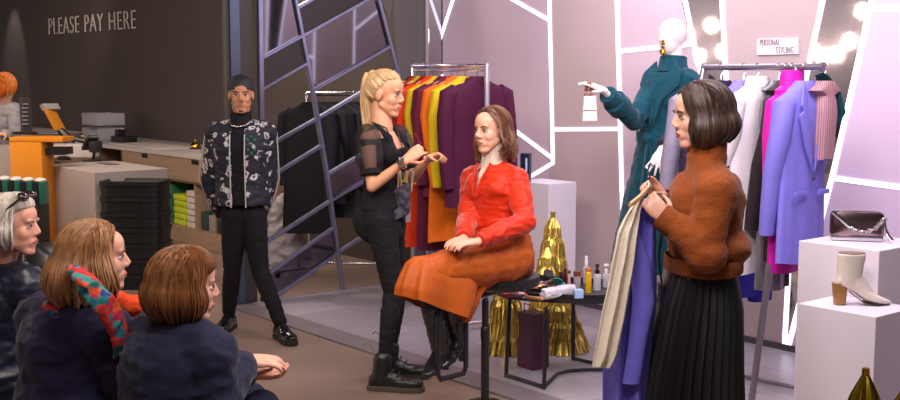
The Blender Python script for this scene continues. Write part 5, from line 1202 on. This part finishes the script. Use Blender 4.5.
# ---- dark rack behind the screen
A, B = P(307, 94, 9.55), P(392, 92, 9.55); A.z = B.z = 1.50
rk = rail_rack(A, B, 'chrome clothes rack of black clothes behind the steel partition', None, chrome, .018)
leg_tube(rk, A, V((A.x, A.y, .07)), chrome, .013, 'post'); leg_tube(rk, B, V((B.x, B.y, .07)), chrome, .013, 'post'); leg_tube(rk, V((A.x, A.y, .075)), V((B.x, B.y, .075)), chrome, .012, 'bottom_bar')
for q in (A, B):
    leg_tube(rk, V((q.x, q.y-.22, .065)), V((q.x, q.y+.2, .065)), chrome, .012, 'foot_bar')
    for s in (-.22, .2): mb = MB(); mb.lathe(V((q.x, q.y+s, .032)), [(.001, -.012), (.03, -.012), (.03, .012), (.001, .012)], 18, axis=(1, 0, 0)); mb.build('caster', rub, rk)
dk = ['17161b', '1d1f2a', '25252c', '141318', '2a2b33', '1a1c26', '212025', '2c3442']
words = ['long black coat', 'black hooded jacket', 'navy jacket', 'charcoal shirt', 'black shirt', 'slate jacket', 'dark blue shirt', 'grey denim jacket', 'black dress', 'ink jacket']
words2 = ['at the left end of the dark rack', 'second from the left on the dark rack', 'third from the left on the dark rack', 'fourth from the left on the dark rack', 'fifth from the left on the dark rack', 'sixth along the dark rack', 'seventh along the dark rack', 'eighth along the dark rack', 'second from the right on the dark rack', 'at the right end of the dark rack']
for i in range(10):
    f = .04+.1*i; top = A.lerp(B, f); aa = V((.70, -.71, 0)); aa.rotate(Quaternion((0, 0, 1), math.radians(random.Random(i+50).uniform(-8, 8)))); nn_ = V((-aa.y, aa.x, 0))
    if i == 0: aa = V((.95, -.3, 0)); nn_ = V((.3, .95, 0)); top = top-V((.02, 0.03, 0))
    lab = words[i]+' '+words2[i]
    hanger(top, aa, nn_, ('white' if i == 0 else 'small wooden')+' hanger carrying the '+lab, 'hangers on the dark rack', mat('hanger_white', 'ddd6d8', .4) if i == 0 else None, w=.19)
    garment('hanging_'+words[i].split()[-1], lab, words[i].split()[-1], 'dark clothes behind the partition', top, aa, nn_, [1.08, .8, .82, .75, .95, .8, .78, .85, 1.1, 1.0][i], fabric('dark_%d' % (i % 8), dk[i % 8], .75), seed=70+i, wide=.235 if i == 0 else .20, depth=.045, sleeve=.58)
# rumpled white bag on the back floor
g = P(284, 232, 9.9); mb = MB(); mb.loft([(V((g.x, 9.9, .002)), V((.13, 0, 0)), V((0, .10, 0))), (V((g.x+.01, 9.9, .3)), V((.15, 0, 0)), V((0, .09, 0))), (V((g.x+.0, 9.9, .52)), V((.11, 0, 0)), V((0, .06, 0))), (V((g.x+.04, 9.9, .62)), V((.05, 0, 0)), V((0, .03, 0)))], 24, p=3)
t = thing('shopping_bag', 'crumpled pale carrier bag standing behind the partition, right of the man', 'bag', V((g.x, 9.9, 0))); link('bag_body', blob(mb, .012, 2, wrinkle(.03, (9, 9, 9), .01)), mat('bag_pale', 'a39aa0', .5), t)

# ================= held clothes =================
Yg = 4.02
hk = P(651, 188, Yg-.06)
t = thing('coat_hanger', 'wooden hanger gripped in the sweater woman\'s hands, carrying the cream blouse and lilac trousers', 'hanger', hk)
mb = MB(); mb.tube([P(655, 168, Yg-.08), P(650, 163, Yg-.08), P(647, 168, Yg-.08), P(650, 178, Yg-.08), P(648, 190, Yg-.10)], .0028, 8); mb.build('hook', chrome, t)
mb = MB(); mb.tube([P(657, 192, Yg+.12), P(650, 186, Yg), P(640, 197, Yg-.10), P(630, 205, Yg-.16)], .010, 8, flat=.7); mb.build('shoulder_bar', wood_h, t)
def drape(name, label, cat, rows, m, folds=4, amp=.35, seed=0, n=64):
    """rows = [(px left, px right, py, Y, half depth)]"""
    t = thing(name, label, cat, P((rows[-1][0]+rows[-1][1])/2, rows[-1][2], rows[-1][3])); rnd = random.Random(seed); ph = rnd.uniform(0, 6); rs = []
    fine = []
    for i in range(len(rows)-1):
        for k in range(4):
            f = k/4; fine.append([rows[i][q]*(1-f)+rows[i+1][q]*f for q in range(5)])
    fine.append(list(rows[-1]))
    for i, (x0, x1, y, Y_, d_) in enumerate(fine):
        a_, b_ = P(x0, y, Y_), P(x1, y, Y_); c = (a_+b_)/2; h = (b_-a_)/2; r_ = []
        for j in range(n):
            th = 2*PI*j/n; x, yy = math.cos(th), math.sin(th)
            r_.append(c+h*x+V((0, d_*yy+d_*amp*math.sin(folds*x*2.2+ph+i*.10)*(1 if True else 0), .004*math.sin(5*x+i))))
        rs.append(r_)
    mb = MB(); mb.rings(rs, True, True); mb.build('cloth', m, t); return t
lilac2 = fabric('lilac_crepe', '6a62c4', .7, var=.06, bump=.15)
t = drape('hanging_trousers', 'lilac wide-leg garment held up by the sweater woman', 'trousers', [(634, 650, 200, 4.04, .02), (622, 656, 225, 4.04, .03), (612, 657, 262, 4.04, .035), (606, 658, 300, 4.04, .04), (603, 653, 345, 4.04, .04), (603, 648, 385, 4.04, .04), (604, 648, 460, 4.04, .04)], lilac2, folds=3.2, amp=.5, seed=2)
mb = MB(); rs = []
for (x0, x1, y) in ((626, 636, 225), (630, 650, 260), (632, 655, 300), (628, 646, 345), (622, 640, 383)): a_, b_ = P(x0, y, 3.985), P(x1, y, 3.975); rs.append((((a_+b_)/2), (b_-a_)/2, V((0, .02, 0))))
mb.loft(rs, 16); mb.build('sleeve', lilac2, t)
cream = fabric('cream_silk', 'd9cdbd', .5, var=.04, bump=.1)
t = drape('hanging_blouse', 'cream silk blouse held in front of the lilac garment by the sweater woman', 'blouse', [(637, 644, 197, 3.95, .012), (628, 640, 210, 3.94, .02), (617, 637, 232, 3.93, .025), (612, 634, 258, 3.93, .03), (607, 630, 285, 3.93, .03), (600, 624, 320, 3.93, .03), (594, 618, 352, 3.93, .03), (592, 612, 366, 3.93, .02)], cream, folds=3, amp=.5, seed=5)

# ================= table and make-up =================
tz = .478
tc_ = V((.63, 6.28, 0)); 
t = thing('makeup_table', 'low black oval table of make-up beside the salon stool', 'table', tc_)
tb = mat('table_black', '1b191d', .28, bump=.03)
X_, Y_2 = V((.97, -.22, 0)).normalized(), V((.22, .97, 0)).normalized()
mb = MB(); mb.loft([(tc_+Z*(tz-.030), X_*.36, Y_2*.24), (tc_+Z*(tz-.028), X_*.372, Y_2*.252), (tc_+Z*(tz-.002), X_*.378, Y_2*.258), (tc_+Z*tz, X_*.374, Y_2*.254)], 48, p=2.6); tt = mb.build('tabletop', tb, t)
mb = MB(); rs = []
for z_, k_ in ((0, 1.0), (.022, 1.005), (.024, .99), (.0, .98)): rs.append([tc_+Z*(tz+z_)+(X_*.378*math.copysign(abs(math.cos(a_))**(2/2.6), math.cos(a_))+Y_2*.258*math.copysign(abs(math.sin(a_))**(2/2.6), math.sin(a_)))*k_ for a_ in [2*PI*i/48 for i in range(48)]])
mb.rings(rs, True, False); mb.build('rim', tb, tt)
L_ = [G(544, 389, .012), G(506, 377, .012), G(573, 360, .012), G(622, 372, .012)]
tops = [q.lerp(V((tc_.x, tc_.y, q.z)), .06) for q in L_]
for q, tq in zip(L_, tops):
    mb = MB(); mb.bar(V((q.x, q.y, .014)), V((tq.x, tq.y, tz-.03)), .035 if q is L_[0] or q is L_[2] else .016, .02); mb.build('leg', tb, t, bevel=.003)
mb = MB(); mid = V((tc_.x, tc_.y+.0, .03)); mb.tube([L_[1]+Z*.012, L_[1].lerp(L_[0], .6)+Z*.012, L_[0]+Z*.012], .010, 8); mb.tube([L_[0]+Z*.012, mid.lerp(L_[0], .3), mid.lerp((L_[0]+L_[3])/2, .25), mid.lerp(L_[3], .4), L_[3]+Z*.012], .010, 8); mb.tube([L_[2]+Z*.012, L_[3]+Z*.012], .010, 8); mb.build('base_bar', tb, t)
def onT(px, py): return G(px, py, tz+.002)
def bottle(px, py, prof, m, label, capprof=None, capm=None, name='bottle', cat='bottle'):
    p = onT(px, py); t = thing(name, label, cat, p, 'make-up things on the black table'); mb = MB(); mb.lathe(p, prof, 20); mb.build('bottle_body', m, t)
    if capprof: mb = MB(); mb.lathe(p, capprof, 18); mb.build('cap', capm, t)
    return t, p
clr = mat('clear_plastic', 'dcdbe4', .1, alpha=.5, coat=.4); wp = mat('white_plastic', 'ece8ec', .35)
r1 = lambda r, h, nk_=.008: [(r*.9, 0), (r, .004), (r, h*.85), (r*.75, h*.95), (nk_, h), (.001, h)]
tb_, p = bottle(586, 283, r1(.019, .10), clr, 'clear spray bottle with a white pump at the back of the table', [(.010, .10), (.011, .125), (.009, .13), (.009, .155), (.001, .158)], wp)
bottle(588, 293, r1(.019, .125), mat('yellow_liquid', 'd9a81a', .25, coat=.4), 'yellow bottle standing front and centre among the bottles', [(.016, .120), (.016, .138), (.001, .14)], mat('orange_cap', 'c9762a', .3))
tb_, p = bottle(597, 290, r1(.023, .095), clr, 'clear pump bottle with a black top', [(.013, .092), (.013, .112), (.006, .115), (.006, .130), (.012, .132), (.010, .145), (.001, .146)], bp)
tb_, p = bottle(606, 287, r1(.020, .085), clr, 'clear pump bottle with a white top at the right of the table', [(.011, .084), (.011, .10), (.005, .104), (.005, .118), (.016, .12), (.014, .130), (.001, .131)], wp)
bottle(577, 288, r1(.021, .075, .018), mat('frosted_glass', 'b9a9b4', .2, alpha=.7), 'frosted glass jar with a brown lid', [(.021, .070), (.021, .095), (.001, .097)], mat('brown_lid', '7a4128', .3))
bottle(565, 285, r1(.0095, .095, .009), mat('wine_tube', '5c1324', .3), 'dark red lipstick tube left of the frosted jar', None)
bottle(569, 287, r1(.009, .085, .008), mat('pink_tube', 'd8a4a2', .3), 'slim pink tube between the red tube and the jar', [(.009, .08), (.009, .095), (.001, .096)], brass)
bottle(561, 284, r1(.010, .07, .009), mat('dark_tube', '241c20', .3), 'short black tube at the back of the table', None)
mb = MB(); p = onT(578, 298); mb.obox(p+Z*.024, V((.025, .004, 0)), V((-.004, .022, 0)), Z*.024); tag(mb.build('tissue_pack', mat('pale_blue', '9fbfe4', .5), bevel=.006), 'small pale blue packet in front of the frosted jar', 'packet', 'make-up things on the black table')
a_, b_ = onT(543, 300), onT(573, 294); mb = MB(); d = unit(b_-a_); mb.loft([(a_.lerp(b_, f)+Z*.030, (Z.cross(d))*(.030+k_), Z*(.027+k_*.5)) for f, k_ in ((0, -.008), (.06, .0), (.5, .002), (.94, 0), (1, -.008))], 20, p=3); tag(link('rolled_cloth', blob(mb, .004, 2, wrinkle(.004, (20, 20, 60))), fabric('roll_white', 'd6d0d4')), 'rolled white cloth at the front edge of the table', 'cloth', 'make-up things on the black table')
cols = ['b3254a', '1d1a1e', 'c98a62', '2a2024', '8c2a3c', 'd8a08c', '1f1c22', '2c8f8a', '6a3a2c', 'c04a5c', '231d20', 'a86a4a']
spots_ = [(514, 296), (523, 299), (532, 300), (513, 289), (521, 291), (530, 293), (539, 290), (560, 289), (548, 288), (528, 286), (554, 285), (538, 284)]
cn = ['crimson', 'black', 'tan', 'near-black', 'wine red', 'peach', 'glossy black', 'teal', 'brown', 'rose', 'dark', 'copper']
cw = ['at the left end of the table', 'at the front edge left of the white roll', 'touching the white roll', 'by the left rim', 'in the middle of the heap', 'in the heap near the white roll', 'behind the white roll', 'between the white roll and the tubes', 'behind the white roll, next to the teal one', 'at the back of the heap', 'at the back, left of the tubes', 'at the back by the gold tree']
for i, ((px, py), c) in enumerate(zip(spots_, cols)):
    p = onT(px, py)+Z*(.0 if i not in (4, 5, 6, 7, 8, 10) else .020); an = i*1.3; X1 = V((math.cos(an), math.sin(an), 0))*1.45; Y1 = V((-X1.y, X1.x, 0)); m_ = mat('pal_'+c, c, .25, coat=.3); kd = i % 3
    t = thing('makeup_palette' if kd == 0 else ('powder_compact' if kd == 1 else 'makeup_tube'), cn[i]+' '+('palette' if kd == 0 else ('compact' if kd == 1 else 'tube'))+' '+cw[i], 'palette' if kd == 0 else ('compact' if kd == 1 else 'tube'), p, 'make-up things on the black table')
    mb = MB()
    if kd == 0: 
        mb.obox(p+Z*.009, X1*.048, Y1*.030, Z*.008); mb.build('case', m_, t, bevel=.003); mb = MB(); tl = (Z*.9+Y1*.45).normalized(); mb.obox(p+Z*.016+Y1*.03+tl*.026, X1*.048, tl*.026, tl.cross(X1)*.004); mb.build('lid', mat('pal_dark', '1c181b', .3), t, bevel=.002)
        for k in range(3): mb = MB(); mb.obox(p+Z*.0175+X1*(-.028+.028*k), X1*.011, Y1*.02, Z*.001); mb.build('colour_pan', mat('pan_%d' % k, ['d99a8a', '9a4a4a', 'e0c0a8'][k], .7), t)
    elif kd == 1:
        mb.lathe(p, [(.028, 0), (.031, .004), (.031, .013), (.026, .016), (.001, .016)], 22); mb.build('case', m_, t); mb = MB(); tl = (Z*.8+Y1*.6).normalized(); mb.lathe(p+Y1*.028+Z*.016+tl*.030, [(.030, -.003), (.030, .003), (.001, .003)], 22, axis=tl.cross(X1)); mb.build('mirror_lid', m_, t)
    else:
        mb.cap(p+Z*.011-X1*.04, .010, p+Z*.012+X1*.025, .011); mb.build('tube_body', m_, t); mb = MB(); mb.lathe(p+Z*.012+X1*.03, [(.009, 0), (.011, .002), (.011, .022), (.001, .023)], 14, axis=X1); mb.build('cap', brass if i % 2 else bp, t)
# dark red box under the table
t = thing('gift_box', 'dark wine-red carrier box under the black table', 'box', G(528, 366, .013))
p0_, p1_ = G(517, 366, .013), G(533, 371, .013); hgt = P(541, 318, p1_.y).z; d = unit(p1_-p0_); 
mb = MB(); c = (p0_+p1_)/2+Z.cross(d)*.06; mb.obox(V((c.x, c.y, .015+hgt/2)), d*(p1_-p0_).length/2, Z.cross(d)*.06, Z*(hgt/2)); mb.build('box_body', mat('wine_box', '4a1236', .45), t, smooth=False, bevel=.003)
mb = MB(); q = V((c.x, c.y, .015+hgt))+Z.cross(d)*-.045; mb.tube([q-d*.03, q-d*.025+Z*.05, q+d*.025+Z*.05, q+d*.03], .004, 6); mb.build('handle', brass, t)
mb = MB(); mb.obox(V((p0_.x, p0_.y, .30)).lerp(V((p1_.x, p1_.y, .30)), .12)-Z*.06-Z.cross(d)*.002, d*.003, Z.cross(d)*.003, Z*.05); mb.build('gold_line', brass, t)

# ================= tinsel trees =================
gold = mat('gold_tinsel', 'dcc060', .36, metal=.85, var=.18, vscale=30)
gold2 = mat('gold_foil_dark', 'a8842c', .4, metal=1, var=.2, vscale=40)
def tinsel(px, pyt, Yt, rb, label, zbase=.012, tiers=6, h=None, seed=0, rib=64, m=gold):
    b = V((P(px, 300, Yt).x, Yt, zbase)); top = P(px, pyt, Yt).z if h is None else zbase+h; Ht = top-zbase; rnd = random.Random(seed)
    t = thing('tinsel_tree', label, 'decoration', b, 'gold tinsel trees')
    mb = MB(); mb.lathe(b, [(rb*.72, .002), (rb*.70, .01), (.018, Ht*.97), (.001, Ht*.97)], 20); mb.build('cone_core', gold2, t)
    for k in range(tiers):
        z0 = Ht*(.16+.84*(k+1)/tiers)-.0*Ht; z1 = max(.004, Ht*(.98*k/tiers)-.01); z0 = min(z0, Ht*.97)
        r0 = rb*(1-z0/Ht)*.9+.012; r1_ = rb*(1-z1/Ht)*1.0+.018
        mb = MB()
        for i in range(rib):
            a_ = 2*PI*i/rib+rnd.uniform(-.05, .05); dr = V((math.cos(a_), math.sin(a_), 0)); tg = V((-dr.y, dr.x, 0)); w_ = rnd.uniform(.004, .008)*(1+rb*2); zz = z1+rnd.uniform(-.01, .02)*(1 if k else 0); rj = rnd.uniform(-.006, .010); tw = rnd.uniform(-.7, .7)
            p_ = [b+dr*r0+Z*z0, b+dr*((r0+r1_)/2+.010+rj)+Z*((z0+zz)/2), b+dr*(r1_+rj)+Z*max(zz, .002)]
            s2 = (tg*math.cos(tw)+dr*math.sin(tw)); vs = []
            for q, ww, sd_ in ((p_[0], w_*.5, tg), (p_[1], w_, s2), (p_[2], w_*.9, (tg*math.cos(-tw)+dr*math.sin(-tw)))): vs += [q-sd_*ww, q+sd_*ww, q+sd_*ww+dr*.0015, q-sd_*ww+dr*.0015]
            mb.rings([vs[0:4], vs[4:8], vs[8:12]])
        mb.build('tinsel_tier', m, t, smooth=False)
    mb = MB(); mb.lathe(b+Z*Ht*.96, [(.016, 0), (.014, .02), (.018, .045), (.001, .046)], 12); mb.build('top_tuft', m, t)
    return t
tinsel(552, 214, 7.2, .15, 'tallest gold tinsel tree, behind the others beside the white plinth', seed=1, rib=72)
tinsel(547, 244, 6.95, .13, 'gold tinsel tree in front of the tallest one, rising behind the make-up', seed=2, tiers=5)
tinsel(560, 286, 6.78, .16, 'bushy gold tinsel tree seen under the right of the table', seed=3, tiers=4)
tinsel(506, 262, 6.72, .12, 'gold tinsel tree standing under the stool seat, left of the table', seed=4, tiers=5)
# white plinth behind seated woman
a_ = P(548, 181, 7.75); mb = MB(); w_ = .13; zz = a_.z
mb.obox(V((a_.x-.02, 7.75, (zz+.012)/2)), U*.17, N*.13, Z*((zz-.012)/2-.001)); tag(mb.build('display_plinth', mat('plinth_white', 'd9d0dc', .4), smooth=False, bevel=.004), 'white plinth behind the seated woman, against the lilac wall', 'plinth')
t = thing('perfume_box', 'small dark blue box with a pale stripe on the white plinth behind the seated woman', 'box', P(529, 178, 7.70)); q = P(526, 153, 7.70)
mb = MB(); mb.obox(V((q.x, 7.70, (q.z+zz)/2)), V((.03, -.012, 0)), V((.01, .03, 0)), Z*(q.z-zz)/2); mb.build('box_body', mat('box_navy', '1d2440', .3), t, smooth=False, bevel=.004)
mb = MB(); mb.obox(V((q.x, 7.66, (q.z+zz)/2+.02)), V((.006, -.002, 0)), V((0, .003, 0)), Z*.045); mb.build('pale_stripe', mat('box_stripe', 'b9c4dc', .3), t, smooth=False)

# ================= right plinths, boot, handbag =================
pm = mat('plinth_white', 'd9d0dc', .4)
F1 = V((1.67, 4.49, 0)); F1 = on_plane(876, 317, (0, 0, .72), Z); F1z = .72
def plinth(Fc, z, La, Lb, label):
    c = V((Fc.x, Fc.y, 0))-U*La/2-N*Lb/2; mb = MB(); mb.obox(V((c.x, c.y, z/2)), U*La/2, N*Lb/2, Z*(z/2-.001)); o = mb.build('display_plinth', pm, smooth=False, bevel=.003); tag(o, label, 'plinth'); return o
plinth(F1, F1z, .355, .30, 'lower white plinth carrying the cream ankle boot')
F2 = F1-N*.305-U*.13; z2 = None
f2 = ray(873, 252); k = None
F2p = on_plane(873, 252, F2, V((0, 1, 0))); z2 = F2p.z; F2 = V((F2p.x, F2.y, 0))
s_ = (F2-F1).dot(-N)
if s_ < .302: F2 = F2-N*(.302-s_)
plinth(F2, z2, .39, .42, 'taller white plinth carrying the metallic handbag')
# boot
bm_ = mat('boot_cream', 'd6c9c0', .35, var=.03); heelm = mat('heel_wood', '96683a', .4, var=.15, vscale=12)
q = G(832, 304, F1z); q2 = G(891, 305, F1z); d = unit(V((q2.x-q.x, q2.y-q.y, 0))); LB = (q2-q).length; sd = Z.cross(d)
if True:
    q = q+d*0; t = thing('ankle_boot', 'cream pointed ankle boot with a wooden block heel on the lower plinth', 'boot', q+Z*.001)
    b = q+Z*.002; hh = .078
    mb = MB()
    mb.loft([(b+d*.012+Z*(hh+.012), sd*.020, Z*.012), (b+d*.02+Z*(hh+.02), sd*.030, Z*.022), (b+d*LB*.35+Z*(hh*.72+.018), sd*.030, Z*.026), (b+d*LB*.55+Z*(.044), sd*.034, Z*.030), (b+d*LB*.75+Z*(.022), sd*.034, Z*.020), (b+d*LB*.9+Z*.014, sd*.020, Z*.012), (b+d*LB*1.0+Z*.010, sd*.004, Z*.006)], 20)
    mb.loft([(b+d*.058+Z*hh, sd*.032, d*.052), (b+d*.066+Z*(hh+.05), sd*.034, d*.052), (b+d*.072+Z*(hh+.135), sd*.038, d*.058)], 24, p=2.3)
    mb.loft([(b+d*.065+Z*(hh+.05), sd*.030, d*.050), (b+d*.11+Z*(hh*.75), sd*.032, d*.055)], 20)
    link('boot_upper', blob(mb, .004, 4), bm_, t)
    mb = MB(); mb.loft([(b+d*.072+Z*(hh+.132), sd*.036, d*.055), (b+d*.072+Z*(hh+.139), sd*.035, d*.054)], 24); mb.build('boot_opening', mat('boot_inside', '7c6a60', .8), t)
    mb = MB(); mb.loft([(b+d*.028+Z*(hh+.01), sd*.028, d*.030), (b+d*.030+Z*.0, sd*.024, d*.023)], 20, p=4); mb.build('heel', heelm, t)
    mb = MB(); mb.loft([(b+d*LB*.3+Z*(hh*.62), sd*.022, Z*.003), (b+d*LB*.52+Z*.010, sd*.032, Z*.003), (b+d*LB*.75+Z*.003, sd*.032, Z*.003), (b+d*LB*.98+Z*.003, sd*.005, Z*.003)], 14, p=3); mb.build('sole', mat('sole_brown', '3d2a22', .5), t)
# metallic bag
cz = z2; ctr_ = G(856, 240, cz)
t = thing('handbag', 'metallic rose and silver handbag with a chain strap on the taller plinth', 'handbag', ctr_+Z*.001)
bd = unit(V((.97, -.26, 0))); bn = V((-bd.y, bd.x, 0)); bd_ = bd
met = mat('metallic_rose', '9a7f84', .22, metal=1, var=.3, vscale=5, bump=.1, bscale=8); mets = mat('metallic_silver', 'd0ccd4', .2, metal=1)
HB = .128; WB = .112
mb = MB(); b = ctr_+Z*.002
mb.loft([(b-bn*.040+Z*HB/2, bd*(WB-.006), Z*(HB/2-.006)), (b-bn*.036+Z*HB/2, bd*WB, Z*HB/2), (b+bn*.036+Z*HB/2, bd*WB, Z*HB/2), (b+bn*.040+Z*HB/2, bd*(WB-.006), Z*(HB/2-.006))], 40, p=7); mb.build('bag_body', met, t)
mb = MB(); mb.loft([(b-bn*.012+Z*HB/2, bd*(WB+.003), Z*(HB/2+.003)), (b+bn*.012+Z*HB/2, bd*(WB+.003), Z*(HB/2+.003))], 40, p=7); mb.build('side_gusset', mets, t)
mb = MB(); mb.obox(b-bn*.042+Z*.012, bd*WB*.97, bn*.003, Z*.011); mb.build('base_trim', mets, t, bevel=.002)
def bp_(x, z_, o_=.048): return b+bd*x-bn*o_+Z*z_
pth = [bp_(-.105, .128), bp_(-.06, .088), bp_(-.03, .060), bp_(0, .045), bp_(.04, .040), bp_(.08, .060), bp_(.10, .085), bp_(.112, .10)]
mb = MB(); mb.tube(pth[:3], [.008]*3, 8, flat=.4); mb.build('strap', mets, t)
def samp(pth, f): x = f*(len(pth)-1); i = min(int(x), len(pth)-2); return pth[i].lerp(pth[i+1], x-i)
for i in range(16):
    p_ = samp(pth[2:], i/15); p2_ = samp(pth[2:], min(1, i/15+.03)); dd = unit(p2_-p_) if (p2_-p_).length > 1e-6 else bd; up_ = Z if i % 2 else bn; sdv = unit(up_-dd*up_.dot(dd)); mb = MB()
    mb.tube([p_+dd*math.cos(a_)*.010+sdv*math.sin(a_)*.0065 for a_ in [2*PI*k_/12 for k_ in range(13)]], .0022, 6); mb.build('chain_link', mets, t)
mb = MB(); mb.tube([bp_(.112, .10), bp_(.118, .06, .05), bp_(.128, .03, .06), bp_(.145, .010, .07)], [.006, .005, .010, .012], 8, flat=.4); mb.build('tassel', mets, t)
# gold vases at the lower right
for px, pyt, Yt, lab, sd_ in ((865, 368, 4.12, 'gold tinsel bottle-shaped ornament in front of the lower plinth', 31), (905, 383, 4.10, 'gold tinsel ornament cut off at the lower right corner', 32)):
    h_ = P(px, pyt, Yt).z
    t = thing('gold_ornament', lab, 'ornament', V((P(px, 390, Yt).x, Yt, .001)), 'gold ornaments by the right plinth'); b = V((P(px, 390, Yt).x, Yt, .001))
    prof = [(.11, 0), (.115, .02), (.10, h_*.35), (.075, h_*.62), (.050, h_*.80), (.030, h_*.90), (.013, h_-.028), (.012, h_-.020), (.016, h_-.004), (.015, h_), (.001, h_)]
    prof = [(.11, 0), (.115, .02), (.11, h_-.34), (.085, h_-.22), (.048, h_-.10), (.022, h_-.045), (.012, h_-.025), (.013, h_-.003), (.012, h_), (.001, h_)]
    mb = MB(); rs = []
    for r_, z_ in prof: rs.append([b+V((math.cos(2*PI*j/72)*r_*(1+.05*(j % 3-1)), math.sin(2*PI*j/72)*r_*(1+.05*(j % 3-1)), z_)) for j in range(72)])
    mb.rings(rs); mb.build('ribbed_body', mat('gold_olive', '9a8328', .28, metal=1, var=.35, vscale=40, stretch=(1, 1, .3)), t, auto=20)
    mb = MB(); mb.lathe(b+Z*(h_-.026), [(.0145, 0), (.0145, .022), (.001, .023)], 14); mb.build('neck_ring', brass, t)

# ================= side of the shop seen only in the mirrors, with added bulbs =================
mb = MB(); mb.box((-11, 7, 1.65), .2, 16, 3.3); struct(mb.build('wall_far_left', mat('far_wall_grey', '6e686c', .8), smooth=False))
t = thing('added_bulb_string', 'invented string of warm bulbs on the unseen far wall, added for the mirror reflections', 'added lights', V((-10.8, 6, 2.0)))
rb_ = random.Random(4); added_bulb = emis('added_bulb_warm', 'ffe9d8', 14.0); pts = []  # invented bulbs, added to put bright spots into the smoked mirrors
for i in range(60):
    q = V((-10.7, 1+.2*i, 2.25+.35*math.sin(i*1.1)+rb_.uniform(-.5, .35))); pts.append(q); mb = MB(); mb.ell(q-Z*.05, (.11, .11, .12)); mb.build('added_bulb', added_bulb, t)
mb = MB(); mb.tube(pts, .008, 6); mb.build('cord', bp, t)
